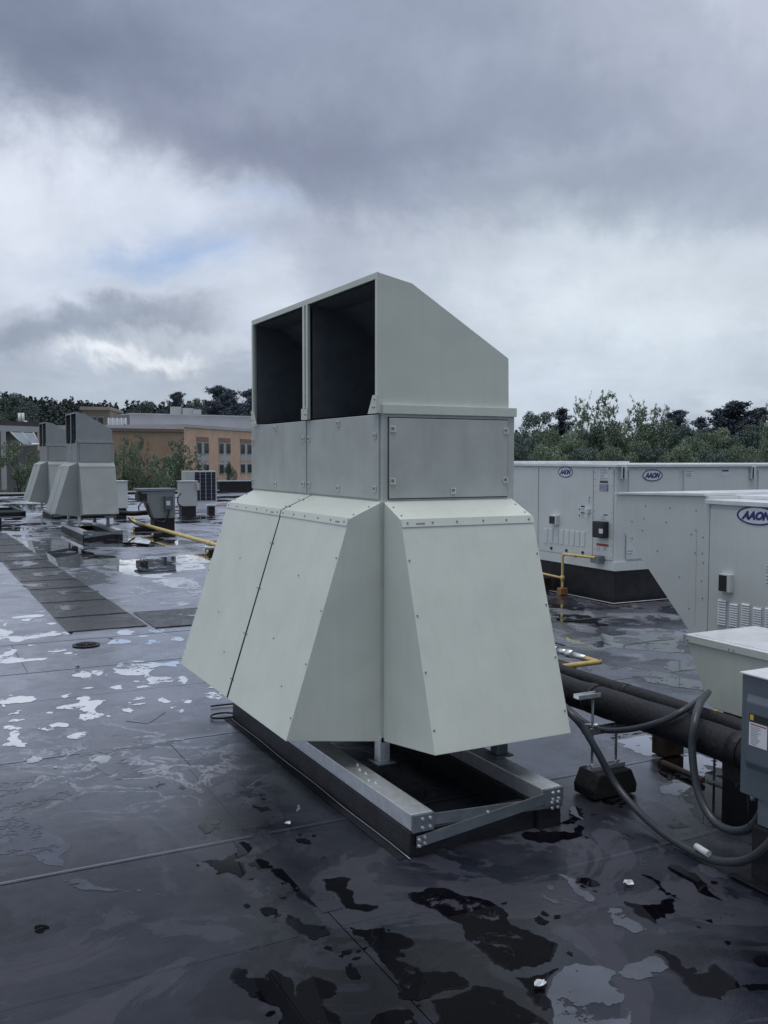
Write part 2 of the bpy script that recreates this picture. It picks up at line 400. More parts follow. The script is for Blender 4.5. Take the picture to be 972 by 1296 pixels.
for i in range(len(ys)-1):
    xs = [RX0]
    x = RX0+2.3+(i*1.7) % 4.5
    brk = {6: 1.30, 7: 1.30}.get(i)
    while x < RX1-1:
        xs.append(x); x += 9.0
    if brk is not None: xs = sorted([RX0, -6.0, brk, 10.3, 21., 31.])
    xs.append(RX1)
    for a, b in zip(xs, xs[1:]): sheet(a+.002, b-.002, ys[i], ys[i+1], .0004*((i*7) % 3))
for x0, y0, x1 in ((1.28, 3.0, 1.36), ):          # welded cover strip along the long seam
    bm = B(); box(bm, x0, x1, 2.95, 4.7, .0009, .0027); part('seam_strip', bm, MEMB, roof)
bm = B()
q = [at(*p, 2, .006) for p in ((160, 912), (182, 902), (209, 901), (188, 915))]
hexa(bm, [(v.x, v.y, .0008) for v in q], [(v.x, v.y, .0034) for v in q]); part('membrane_patch', bm, MEMB, roof)
# parapets
def wall_bar(name, label, x0, x1, y0, y1, h, cap=.05):
    t = thing(name, label, 'parapet', ((x0+x1)/2, (y0+y1)/2, 0))
    bm = B(); box(bm, x0, x1, y0, y1, -.012, h-.05); part('upstand', bm, BLACKM, t)
    bm = B(); box(bm, x0-cap, x1+cap, y0-cap, y1+cap, h-.05, h, .008); part('coping', bm, COPE, t)
    return t
JX = at(276, 620, 1, 41.7).x
wall_bar('parapet', 'low roof edge with a pale metal coping, behind the two far ventilator units', RX0, JX, 41.7, 42.05, .13)
wall_bar('parapet', 'taller black upstand wall with pale coping, below the orange brick building', JX+.06, RX1, 41.7, 42.05, .56)

# ------------------------------------------------------------------ puddles (outlines traced at roof level)
random.seed(3)
def rough_outline(pts, amp=.10, depth=4):
    pts = [Vector((p.x, p.y)) for p in pts]
    amp *= 2.3
    for _k in range(depth if len(pts) < 16 else 3):
        q = []
        for i in range(len(pts)):
            a, b = pts[i], pts[(i+1) % len(pts)]; d = b-a
            q += [a, (a+b)/2+Vector((-d.y, d.x))*random.uniform(-amp, amp)]
        # soften the traced corners
        w = .05 if _k < 2 else .03
        pts = [q[i]*(1-2*w)+(q[i-1]+q[(i+1) % len(q)])*w for i in range(len(q))]
    return pts
PZ = .0016; NP = [0]
def puddle_world(pts, m=WATER, z=None):
    NP[0] += 1
    z = (z or PZ)+.000013*(NP[0] % 60)
    tri = tessellate_polygon([[Vector((p.x, p.y, 0)) for p in pts]])
    bm = B(); vs = [bm.verts.new((p.x, p.y, z)) for p in pts]
    for t in tri:
        try: bm.faces.new([vs[i] for i in t])
        except ValueError: pass
    bmesh.ops.recalc_face_normals(bm, faces=bm.faces[:])
    for f in bm.faces:
        if f.normal.z < 0: f.normal_flip()
    me = bpy.data.meshes.new('puddle'); bm.to_mesh(me); bm.free(); me.materials.append(m)
    o = link('puddle', me); o['kind'] = 'structure'; return o
def halo(pts, d):
    """the damp margin left round a puddle as it dries"""
    n = len(pts); area = sum(pts[i].x*pts[(i+1) % n].y-pts[(i+1) % n].x*pts[i].y for i in range(n)); sg = 1 if area > 0 else -1
    out = []; k = random.uniform(0, 6)
    for i in range(0, n, 2):
        e = pts[(i+3) % n]-pts[i-3]; e = e.normalized() if e.length else Vector((1, 0))
        out.append(pts[i]+Vector((e.y, -e.x))*sg*d*(.9+.6*math.sin(i*.11+k)+random.uniform(-.1, .1)))
    puddle_world(out, DAMP, .0012)
def puddle(ox, oy, s, pts, m=WATER, amp=.10, z=None):
    o = rough_outline([at(ox+x/s, oy+y/s, 2, .002) for x, y in pts], amp)
    if m is WATER:
        lo = min(p.y for p in o); hi = max(p.y for p in o)
        if hi < 3.4 and hi-lo > .15: halo(o, .005)
        for _ in range(3):                       # drops left round the rim
            q = random.choice(o); blobpud(q.x+random.uniform(-.06, .06), q.y+random.uniform(-.06, .06), random.uniform(.006, .02), random.uniform(.006, .02))
    puddle_world(o, m, z)
def blobpud(x, y, rx, ry, m=WATER):
    n = 9; a0 = random.random()*6
    pts = [Vector((x+rx*math.cos(a0+k*2*math.pi/n)*random.uniform(.45, 1.2), y+ry*math.sin(a0+k*2*math.pi/n)*random.uniform(.45, 1.2))) for k in range(n)]
    puddle_world(rough_outline(pts, .14), m)
Z7 = (0, 680, 2.945)
for pl in [
 [(-60,330),(0,340),(40,355),(35,370),(120,365),(180,355),(190,348),(240,350),(235,362),(200,368),(150,372),(100,380),(75,390),(40,388),(30,375),(-60,380)],
 [(-60,430),(0,440),(45,415),(75,418),(90,450),(185,448),(150,460),(100,462),(45,470),(-60,470)],
 [(415,490),(440,470),(480,460),(560,465),(610,470),(640,462),(665,460),(668,485),(600,478),(575,485),(560,500),(570,520),(620,518),(645,528),(640,540),(600,540),(575,548),(550,545),(555,525),(545,510),(500,515),(450,512),(420,505)],
 [(265,512),(300,505),(310,497),(335,512),(320,527),(295,520),(270,518)],
 [(335,497),(380,492),(380,510),(360,517),(340,508)],
 [(-40,605),(40,597),(80,590),(125,592),(138,602),(115,615),(60,617),(30,622),(-40,620)],
 [(205,640),(240,625),(300,618),(312,590),(335,588),(340,600),(325,609),(400,607),(370,625),(350,640),(365,655),(335,662),(325,685),(305,680),(280,655),(310,646),(270,640)],
 [(5,705),(30,700),(50,720),(60,745),(80,755),(80,765),(105,768),(95,783),(50,775),(5,782),(10,772),(40,760),(35,735)],
 [(100,830),(120,812),(150,818),(165,832),(140,838),(100,842)],
 [(440,348),(480,343),(505,352),(490,365),(450,365)], [(560,342),(595,340),(610,355),(580,358)],
 [(398,390),(430,380),(475,382),(480,395),(440,402),(400,400)], [(635,378),(660,370),(688,380),(670,388),(640,385)],
 [(450,640),(480,628),(505,645),(490,655),(455,648)], [(660,525),(685,515),(700,530),(690,545),(662,538)],
 [(760,582),(790,575),(830,595),(820,605),(780,598)], [(590,600),(620,602),(635,615),(610,618)],
 [(635,625),(665,632),(690,645),(670,648)], [(675,605),(700,605),(718,620),(700,627)],
 [(180,702),(215,690),(248,692),(248,708),(215,704),(195,710)], [(495,190),(520,182),(555,195),(545,208),(510,205)],
 [(600,240),(650,245),(690,235),(705,245),(680,255),(640,262),(615,258)],
 [(560,160),(700,150),(765,145),(745,175),(735,190),(750,200),(742,222),(700,205),(620,182)],
 [(440,90),(560,84),(660,92),(750,98),(765,118),(700,124),(658,128),(655,155),(560,152),(500,143),(445,132)],
 [(230,590),(255,583),(258,595),(240,600)], [(40,298),(100,290),(160,288),(150,298),(90,300),(45,304)],
 [(170,425),(250,415),(250,422),(200,430)], [(470,608),(520,597),(548,598),(500,608)],
 [(258,50),(300,40),(350,62),(420,68),(440,80),(420,105),(370,100),(310,85),(258,75)],
 [(0,45),(40,50),(55,70),(20,95),(-40,90)],
 [(540,398),(570,375),(575,390),(560,400)], [(665,268),(690,262),(700,272),(680,275)],
 [(20,10),(80,20),(95,38),(60,34)], [(490,600-480),(500,100),(540,104)],
 [(590,75),(650,70),(660,88),(600,88)], [(150,715),(170,708),(172,720)], [(40,655),(68,650),(62,660)]]:
    puddle(*Z7, pl)
for pl in [[(275,805),(330,765),(390,740),(470,738),(530,760),(620,757),(650,765),(560,780),(500,790),(430,795),(380,800),(330,808)],
           [(-60,925),(60,900),(120,885),(145,890),(100,915),(80,943),(60,1030),(-60,1040)],
           [(360,830),(420,815),(480,850),(520,900),(440,905),(380,870)]]:
    puddle(*Z7, pl, FILMW, .2, z=.0010)
G5 = (0, 1000, 1.944)
for pl in [[(500,75),(545,70),(530,90),(505,108),(498,98)],
 [(570,128),(600,125),(620,140),(600,160),(570,168),(600,210),(590,215),(560,200),(530,210),(490,175),(545,175),(590,150)],
 [(620,180),(640,168),(665,178),(655,192),(630,192)], [(665,195),(700,195),(740,225),(780,255),(800,280),(780,287),(740,265),(720,235),(690,215)],
 [(800,225),(865,217),(860,245),(870,280),(930,285),(900,298),(850,290),(840,265),(805,245)],
 [(635,292),(685,293),(685,305),(665,313),(645,308)], [(712,308),(735,315),(740,330),(800,335),(810,355),(770,370),(740,350)],
 [(860,335),(900,345),(945,338),(940,355),(985,362),(990,410),(940,400),(910,370),(870,355)],
 [(845,432),(870,435),(890,460),(865,465),(850,450)],
 [(580,437),(605,440),(610,465),(660,470),(670,440),(715,460),(722,480),(755,600),(690,600),(650,520),(590,480)],
 [(728,478),(770,457),(825,480),(820,505),(790,515),(800,540),(835,560),(830,600),(765,600)],
 [(725,120),(765,122),(770,132),(735,130)], [(840,395),(865,390),(865,402),(845,405)], [(635,10),(655,8),(650,25)], [(620,35),(660,40),(670,50),(640,52)]]:
    puddle(*G5, pl)
for pl in [[(-80,-20),(180,0),(200,20),(120,20),(90,40),(40,50),(30,65),(90,80),(130,110),(180,135),(140,165),(160,190),(90,160),(-80,165)],
           [(150,225),(190,215),(250,240),(420,265),(330,250),(260,250),(190,242)]]:
    puddle(*G5, pl, FILMW, .08, z=.0010)
G6 = (472, 1000, 1.944)
for pl in [[(80,255),(190,245),(250,265),(320,290),(385,345),(455,380),(440,410),(380,430),(325,437),(290,410),(230,350),(180,310),(130,280)],
 [(340,460),(465,430),(440,538),(380,500)], [(0,340),(40,350),(95,370),(90,387),(30,390),(0,385)],
 [(20,395),(50,405),(90,430),(120,450),(200,445),(235,470),(220,485),(160,495),(90,515),(65,510),(70,470),(40,440)],
 [(135,515),(250,480),(320,490),(420,560),(440,600),(150,600)], [(0,560),(90,535),(130,585),(0,600)],
 [(615,270),(680,285),(740,265),(745,300),(700,330),(660,310)], [(690,395),(720,395),(790,455),(840,425),(905,485),(870,495),(820,505),(770,465)],
 [(500,215),(550,222),(560,235),(540,238),(505,225)], [(655,205),(700,230),(760,270),(700,245)], [(730,180),(800,215),(865,275),(800,245)],
 [(395,312),(420,318),(438,322),(420,332),(405,328)], [(940,410),(985,408),(985,440),(950,435)], [(900,480),(985,470),(985,490),(930,492)],
 [(812,318),(838,314),(835,328)], [(815,350),(835,352),(828,362)]]:
    puddle(*G6, pl)
for pl in [[(469,430),(560,430),(600,445),(580,480),(640,540),(630,600),(440,600),(445,540)], [(450,205),(500,217),(550,270),(530,275),(490,240)],
 [(415,255),(450,270),(520,280),(440,278)], [(560,290),(610,290),(640,320),(680,345),(640,352),(590,330)], [(800,180),(840,190),(870,215),(830,215),(800,200)],
 [(640,425),(695,405),(730,435),(690,460),(640,465),(600,450)], [(425,235),(445,235),(445,248),(430,245)]]:
    puddle(*G6, pl, FILMW, .08, z=.0010)
Z8 = (640, 780, 2.928)
puddle(*Z8, [(560,560),(640,500),(720,510),(820,560),(880,600),(990,640),(1000,780),(905,760),(850,790),(760,780),(700,740),(660,690),(600,670),(570,640),(600,600)], WATER, .08)
for pl in [[(350,680),(400,685),(470,660),(480,690),(430,700),(370,698)], [(180,265),(260,255),(270,270),(220,275)], [(330,100),(500,70),(640,60),(680,90),(560,95),(430,110),(340,125),(300,118)],
           [(590,190),(640,165),(700,150),(700,200),(640,205),(600,200)], [(400,440),(520,420),(560,470),(520,520),(440,480)],
           [(250,700),(290,730),(260,765),(200,770)], [(60,800),(200,800),(270,770),(280,800),(160,840)], [(590,770),(660,765),(680,775),(620,790)]]:
    puddle(*Z8, pl, WATER, .15)
for i in range(120):                                   # the ponded far half of the roof
    y = random.uniform(12.5, 40)
    lo, hi = at(-40, 640, 1, y).x, at(330, 640, 1, y).x
    s = random.uniform(.12, .55)*(1+(y-12)/22)
    blobpud(random.uniform(lo, hi), y, s*random.uniform(.6, 1.3), s*random.uniform(.5, 1.4))
for x, y in ((7.0, 15.2), (6.4, 13.2), (4.9, 13.9), (1.3, 19.), (2.7, 17.4), (4.0, 17.6), (6.5, 18.5), (8.2, 22.), (5.5, 16.4)): blobpud(x, y, random.uniform(.5, 1.1), random.uniform(.5, 1.1))
for i in range(75):
    y = random.uniform(4.4, 12); x = random.uniform(at(-30, 800, 1, y).x, min(at(300, 800, 1, y).x, 1.72 if y < 5.6 else 9))
    blobpud(x, y, random.uniform(.012, .075)*(y/7)**.5, random.uniform(.015, .085)*(y/7))
for i in range(26):
    x = random.uniform(-1.5, 2.3); y = random.uniform(3.2, 11)
    blobpud(x, y, random.uniform(.02, .06), random.uniform(.02, .07))
for i in range(14): blobpud(random.uniform(4.5, 6.6), random.uniform(4.5, 8.5), random.uniform(.05, .3), random.uniform(.1, .5))
for x, y, rx, ry in ((1.55, 10.3, .16, .2), (1.8, 11.5, .22, .3), (1.5, 12.3, .2, .25), (1.75, 13.5, .25, .4), (1.6, 15.0, .25, .5), (1.7, 16.2, .25, .4), (2.6, 9.3, .12, .15)):
    n = 9; pts = [Vector((x+rx*math.cos(k*.7)*random.uniform(.5, 1.2), y+ry*math.sin(k*.7)*random.uniform(.5, 1.2))) for k in range(n)]
    puddle_world(rough_outline(pts, .14), FILMW, .0104)
# the run of water trapped against the walkway and curb
puddle_world(rough_outline([Vector(p) for p in ((1.9, 14.5), (2.3, 14.2), (2.6, 16), (2.5, 18.5), (2.1, 19.5), (2.0, 16.5))], .1))

# ------------------------------------------------------------------ walkway mats
random.seed(5)
def walk_mat(x0, x1, y0, y1, label, parent=None, first=True):
    t = thing('walkway_mat', label, 'walkway mat', ((x0+x1)/2, (y0+y1)/2, 0), 'perforated black walkway mats')
    nx, ny = 34, 34; hx = (x1-x0)/nx; hy = (y1-y0)/ny; z0, z1 = .0042, .0090
    bm = B(); e = .004
    near = (y0 < 12.3)
    if near:
        for i in range(nx+1):
            x = x0+i*hx; w = hx*.27; box(bm, max(x0, x-w), min(x1, x+w), y0, y1, z0, z1)
        for j in range(ny+1):
            y = y0+j*hy; w = hy*.27; box(bm, x0, x1, max(y0, y-w), min(y1, y+w), z0+.0005, z1-.0004)
    else:
        box(bm, x0, x1, y0, y1, z0, z1-.002)
        for j in range(0, ny, 2): box(bm, x0+.01, x1-.01, y0+j*hy+.01, y0+(j+.9)*hy, z1-.002, z1)
    part('perforated_panel', bm, MAT_, t)
    bm = B(); box(bm, x0-.012, x1+.012, y0-.012, y0-.001, z0, z1+.0008); box(bm, x0-.012, x1+.012, y1+.001, y1+.012, z0, z1+.0008)
    box(bm, x0-.012, x0-.001, y0-.001, y1+.001, z0, z1+.0005); box(bm, x1+.001, x1+.012, y0-.001, y1+.001, z0, z1+.0005)
    part('rim', bm, MAT_, t)
    return t
cuts = [8.90, 9.66, 9.74, 10.72, 10.80, 11.88, 11.96, 12.72, 12.80, 14.20, 14.30, 15.4, 15.5, 16.8, 16.9, 18.2, 18.3, 19.6, 19.7, 21.2]
words = ['nearest', 'second', 'third', 'fourth', 'fifth', 'sixth', 'seventh', 'eighth', 'ninth', 'farthest']
for i in range(10):
    sh = random.uniform(-.02, .02)
    walk_mat(1.33+sh, 2.03+sh-.012*i, cuts[2*i], cuts[2*i+1], f'perforated black mat, {words[i]} from the camera in the straight row on the left')
walk_mat(2.10, 2.90, 8.75, 9.70, 'perforated black mat lying to the right of the row, half behind the big unit')

# ------------------------------------------------------------------ the big twin-hood ventilator
def vent_unit(x0, y0, dz, W, D, label, detail=True, PAINT=PAINT, PAINTB=PAINTB):
    t = thing('ventilator_unit', label, 'ventilator', (x0, y0, 0), 'hooded ventilator units')
    def V(x, y, z): return Vector((x0+x, y0+y, z+dz))
    def bx(bm, a, b, c, d, e, f, bev=0): return box(bm, x0+a, x0+b, y0+c, y0+d, e+dz, f+dz, bev)
    z1, z2, z3 = 1.403, 1.802, 1.846
    bm = B(); bx(bm, 0, W, 0, D, .30, z2, .004); body = part('casing', bm, PAINTB, t)
    # end access panel with its fasteners
    bm = B(); bx(bm, .028, W-.045, -.009, .004, z1+.012, z2-.018, .0025); p = part('access_panel', bm, PAINTB, t)
    bm = B(); g = (.024, W-.041)
    bx(bm, g[0], g[1], -.003, .003, z1+.008, z2-.014); part('gasket', bm, GASK, p)
    def clip(bm, c, n):
        # square quarter-turn latch with a dark socket
        c = Vector(c)
        if abs(n[1]) > .5: box(bm, c.x-.014, c.x+.014, c.y-.006, c.y, c.z-.014, c.z+.014, .002)
        else: box(bm, c.x-.006, c.x, c.y-.014, c.y+.014, c.z-.014, c.z+.014, .002)
    bm = B(); bd = B()
    for x, z in ((.045, z2-.07), (.045, z1+.09), (W-.058, z2-.07), (W-.058, z1+.09), (W*.51, z1+.042)):
        clip(bm, V(x, -.009, z), (0, -1, 0)); bdx = V(x-.002, -.015, z+.003); box(bd, bdx.x-.008, bdx.x+.007, bdx.y-.0015, bdx.y+.001, bdx.z-.006, bdx.z+.008)
    part('latch', bm, PAINT, p, 'stuff'); part('latch_socket', bd, SCREW, p, 'stuff')
    half = D/2
    for k, (a, b) in enumerate(((.03, half-.012), (half+.004, D-.004))):
        bm = B(); bx(bm, -.008, .003, a, b, z1+.008, z2-.002, .002); p = part('access_panel', bm, PAINTB, t)
        bm = B(); bd = B()
        L = b-a
        pts = [(a+L*.52, z2-.03), (a+L*.52, z1+.045), (a+.035, z2-.10), (a+.035, z1+.055), (b-.03, z2-.10), (b-.03, z1+.055)]
        for y, z in pts:
            c = V(-.008, y, z); clip(bm, c, (-1, 0, 0)); box(bd, c.x-.008, c.x-.005, c.y-.006, c.y+.008, c.z-.005, c.z+.008)
        part('latch', bm, PAINT, p, 'stuff'); part('latch_socket', bd, SCREW, p, 'stuff')
    # ledge trim under the discharge hood
    bm = B(); bx(bm, -.003, W+.006, -.012, .03, z2, z3, .003); bx(bm, W-.03, W+.005, .032, D, z2, z3-.001, .003)
    part('ledge_trim', bm, PAINT, t)
    # end post at the re-entrant corner
    bm = B(); bx(bm, -.012, .012, -.012, .012, .285, z1-.002); part('corner_post', bm, PAINTB, t)
    # rain hoods
    def hood(A, Bv, prof, n, off, wname='intake_hood', lab=None):
        """A..Bv: along direction from start to end; prof: list (out, z); n: outward unit vector"""
        n = Vector(n)
        def ring(P, e): return [P+n*max(o, 0)+Vector((0, 0, z-P.z+dz)) for o, z in prof]
        bm = B(); hexa(bm, ring(A, 0), ring(Bv, 0)); h = part(wname, bm, PAINT, t, label=lab, bev=.0025)
        (o1, zt), (o2, zb) = prof[1], prof[2]
        slope = Vector((0, 0, 0))+n*(o2-o1)+Vector((0, 0, zb-zt)); L = slope.length; sdir = slope/L
        d = (Bv-A).normalized(); nn = d.cross(sdir); nn = nn if nn.dot(n) > 0 else -nn
        base = A+n*o1; base.z = zt+dz; wid = (Bv-A).length
        # proud lip strip over the top joint
        bm = B()
        q = [base+nn*.0005-sdir*.002, base+d*wid+nn*.0005-sdir*.002, base+d*wid+sdir*.034+nn*.0005, base+sdir*.034+nn*.0005]
        hexa(bm, q, [v+nn*.0035 for v in q]); part('lip_strip', bm, PAINT, h)
        if detail:
            bm = B()
            for f in (.04, .22, .40, .60, .78, .96): dome(bm, base+d*wid*f+sdir*.016+nn*.004, nn, .0055)
            for s in (.18, .42, .66, .90):
                for f in (.018, .982): dome(bm, base+d*wid*f+sdir*L*s+nn*.0005, nn, .0050)
            if n.x < -.5:
                for f, s in ((.45, .30), (.55, .62), (.25, .80)): dome(bm, base+d*wid*f+sdir*L*s, nn, .0050)
            tn = (n*(prof[1][0])+Vector((0, 0, prof[1][1]-prof[0][1]))); up = d.cross(tn).normalized(); up = up if up.z > 0 else -up
            for f in (.03, .97):
                for s in (.35, .8): dome(bm, A+d*wid*f+n*(prof[1][0]*s)+Vector((0, 0, (prof[0][1]-A.z)+dz+(prof[1][1]-prof[0][1])*s)), up, .005)
            part('screw', bm, SCREW, h, 'stuff')
            # maker's strip on the lip
            bm = B(); c = base+d*wid*.10+sdir*.017+nn*.0042
            q = [c, c+d*.045, c+d*.045+sdir*.007, c+sdir*.007]; hexa(bm, q, [v+nn*.0006 for v in q]); part('label_strip', bm, LPRINT, h)
        return h
    prof_e = [(0, z1), (.173, 1.327), (.481, .357), (0, .288)]
    prof_s = [(0, z1), (.171, 1.327), (.480, .353), (0, .286)]
    hood(V(0, 0, 0)+Vector((0, 0, 0)), V(W-.012, 0, 0), [(a, b) for a, b in prof_e], (0, -1, 0), 0)
    hood(V(0, 0, 0), V(0, half-.064 if detail else D*.48, 0), prof_s, (-1, 0, 0), 0)
    hood(V(0, half-.050 if detail else D*.49, 0), V(0, D-.035, 0), prof_s, (-1, 0, 0), 0)
    g0 = half-.0625 if detail else D*.481
    bm = B(); pr = [(0, z1-.001), (.171, 1.329), (.482, .358), (.02, .30)]
    hexa(bm, [V(-o, g0, z) for o, z in pr], [V(-o, g0+.011, z) for o, z in pr]); part('hood_gasket', bm, GASK, t)
    # discharge hood: two bays opening towards -X
    P = [(-.020, z2+.002), (-.020, 2.436), (.152, 2.402), (.690, 2.086), (.694, z3)]
    s = (W-.03)/.695
    P = [(x*s if x > 0 else x, z) for x, z in P]
    y_a, y_b = .006, D-.075
    th = .004
    bm = B()
    top = [P[1], P[2], P[3], P[4]]
    for i_, ((xa, za), (xb, zb)) in enumerate(zip(top, top[1:])):
        n = Vector((zb-za, 0, -(xb-xa))).normalized()*-.003
        if n.z < 0: n = -n
        q = [V(xa, y_a+th+.0005, za), V(xb, y_a+th+.0005, zb), V(xb, y_b-th-.0005, zb), V(xa, y_b-th-.0005, za)]
        hexa(bm, [v-n-Vector((0, 0, .002)) for v in q], [v-Vector((0, 0, .002)) for v in q])
    dh = part('discharge_hood', bm, PAINT, t)
    for y in (y_a, y_b-th):
        bm = B(); prism_pts = [V(x, y, z) for x, z in P]; hexa(bm, prism_pts, [v+Vector((0, th, 0)) for v in prism_pts]); part('side_panel', bm, PAINT, dh)
    # liners, one box of black board per bay
    ym = (y_a+y_b)/2
    for (ya, yb) in ((y_a+.012, ym-.038), (ym+.038, y_b-.012)):
        bm = B()
        inner = [(.0, z2+.008), (.0, 2.405), (.150*s, 2.388), (.672*s, 2.078), (.680*s, z2+.008)]
        v0 = [V(x, ya, z) for x, z in inner]; v1 = [V(x, yb, z) for x, z in inner]
        a = [bm.verts.new(v) for v in v0]; b = [bm.verts.new(v) for v in v1]
        bm.faces.new(a); bm.faces.new(b)
        for i in range(1, 5): bm.faces.new((a[i], a[(i+1) % 5], b[(i+1) % 5], b[i]))
        part('liner', bm, LINER, dh)
        if detail:
            bm = B(); c = V(.35, ya+.32, 2.20); tube(bm, [c, c+Vector((.01, 0, .0))], .006, 6, 0); part('rivet', bm, WHITE, dh)
    # front frame: head bar, jambs, twin mullion, gussets
    bm = B()
    bx(bm, -.027, -.0205, y_a-.0015, y_b+.0015, 2.410, 2.4395, .002); part('head_bar', bm, PAINT, dh)
    for a, b in ((y_a-.002, y_a+.022), (ym-.036, ym-.010), (ym+.008, ym+.036), (y_b-.022, y_b+.002)):
        bm = B(); bx(bm, -.028, -.012, a, b, z2+.003, 2.411, .002); part('jamb', bm, PAINT, dh)
    bm = B(); bx(bm, -.018, -.004, ym-.009, ym+.007, z2+.003, 2.40); part('mullion_gap', bm, GASK, dh)
    for c, sgn in ((y_a, 1), (ym, 0), (y_b, -1)):
        bm = B()
        if sgn: q = [(c-.003*sgn, z2+.002), (c+.085*sgn, z2+.002), (c+.035*sgn, z2+.085), (c-.003*sgn, z2+.085)]
        else: q = [(c-.042, z2+.002), (c+.042, z2+.002), (c+.042, z2+.062), (c-.042, z2+.062)]
        hexa(bm, [V(-.034, y, z) for y, z in q], [V(-.0285, y, z) for y, z in q]); gu = part('gusset', bm, PAINT, dh)
        if detail:
            bm = B()
            for dy, dzz in ((.012, .03), (.03, .03), (.012, .065)): dome(bm, V(-.034, c+dy*(sgn or -1), z2+dzz), (-1, 0, 0), .005)
            part('screw', bm, SCREW, gu, 'stuff')
    # legs
    for (a, b, c, d) in ((-.02, .032, -.012, .045), (W-.20, W-.14, -.17, -.11), (-.02, .032, D-.10, D-.04), (W-.20, W-.14, D-.10, D-.04)):
        bm = B(); bx(bm, a, b, c, d, .192-dz, .31, .003); lg = part('leg', bm, GALV if a < 0 else BRACE, t)
        bm = B(); bx(bm, a-.02, b+.02, c-.02, d+.02, .1825-dz, .1915-dz, .002); part('foot_plate', bm, BRACE, lg)
    bm = B(); bx(bm, W-.25, W-.03, -.20, -.17, .262, .300, .002); part('bearing_angle', bm, BRACE, t)
    bm = B(); bx(bm, .06, W-.06, .05, D-.05, .245, .297); part('floor_pan', bm, BLACKM, t)
    return t
main = vent_unit(1.957, 3.81, 0, .725, 1.788, 'large pale grey twin-hooded ventilator in the middle, with two open dark bays')

def base_frame(x0, y0, L, W, dz, label, curb_label, detail=True):
    """membrane-clad curb and the galvanised rails bolted on it"""
    k = thing('equipment_curb', curb_label, 'roof curb', (x0, y0, 0), 'black curbs under the ventilators')
    th = .11
    zt = .108+dz
    for a in (x0, x0+W-th):
        bm = B(); hexa(bm, [(a-.006, y0+.004, -.01), (a+th+.006, y0+.004, -.01), (a+th+.006, y0+L, -.01), (a-.006, y0+L, -.01)], [(a, y0+.004, zt), (a+th, y0+.004, zt), (a+th, y0+L, zt), (a, y0+L, zt)])
        part('side_kerb', bm, BLACKM, k, bev=.006)
    for yy in (y0+.03, y0+L-th):
        bm = B(); box(bm, x0+th+.007, x0+W-th-.007, yy, yy+th, -.01, zt-.012, .006); part('end_kerb', bm, BLACKM, k)
    bm = B(); box(bm, x0-.05, x0-.008, y0+.01, y0+L+.05, .0030, .0040); part('base_flashing', bm, BLACKM, k)
    bm = B(); tube(bm, [(x0-.014+.003*math.sin(i*1.3), y0-.02+i*(L+.02)/14, .0095) for i in range(15)], .0032, 5, 2); part('weld_bead', bm, BRACE, k)
    f = thing('rail_frame', label, 'steel frame', (x0, y0, zt), 'galvanised rail frames under the ventilators')
    rt = .180+dz
    for a in (x0+.001, x0+W-.102):
        bm = B(); box(bm, a, a+.10, y0, y0+L+.02, zt+.002, rt, .004); part('rail', bm, GALV, f)
    yb = y0-.004
    for (za, zb, yy, lab) in ((rt-.028, zt+.004, yb, None), (zt-.040, rt-.030, yb-.005, None)):
        # flat bars crossing like a shallow X on the near end
        xa, xb = x0+.02, x0+W+.002; h = .048
        bm = B()
        q = [(xa, yy, za-h/2), (xb, yy, zb-h/2), (xb, yy, zb+h/2), (xa, yy, za+h/2)]
        hexa(bm, q, [(a, b-.004, c) for a, b, c in q]); part('cross_brace', bm, BRACE, f, bev=.0012)
    for (xa, zz) in ((x0, rt-.035), (x0+W-.1, rt-.035)):
        bm = B(); box(bm, xa+.002, xa+.10, y0-.014, y0-.001, zz-.038, zz+.034, .002); part('end_plate', bm, BRACE, f)
    if detail:
        for (cx, cz, yy) in ((x0+.045, rt-.020, -.015), (x0+.080, rt-.020, -.015), (x0+.045, rt-.055, -.015), (x0+.080, rt-.055, -.015), (x0+.03, zt-.030, -.015), (x0+.055, zt-.024, -.015), (x0+.030, zt-.055, -.015), (x0+.055, zt-.048, -.015),
                         (x0+W-.025, rt-.020, -.015), (x0+W-.055, rt-.020, -.015), (x0+W-.025, rt-.048, -.015), (x0+W-.055, rt-.048, -.015), (x0+W-.03, zt+.01, -.015), (x0+W-.06, zt+.01, -.015), (x0+W-.03, zt-.014, -.015), (x0+W-.06, zt-.014, -.015), (x0+W*.48, rt-.047, -.012)):
            bm = B(); dome(bm, (cx, y0+yy, cz), (0, -1, 0), .008, .007); part('bolt', bm, GALV, f)
        for i in range(5):
            p = (x0+.03+random.uniform(0, .05), y0+.66-.07*i+random.uniform(-.02, .02), rt)
            bm = B(); dome(bm, p, (0, 0, 1), .007, .007); part('bolt', bm, GALV, f)
    return f
KX, KY = 1.773, 3.204
base_frame(KX, KY, 2.26, .747, 0, 'galvanised twin-rail frame with crossed end braces under the large near ventilator', 'black membrane curb under the large near ventilator')
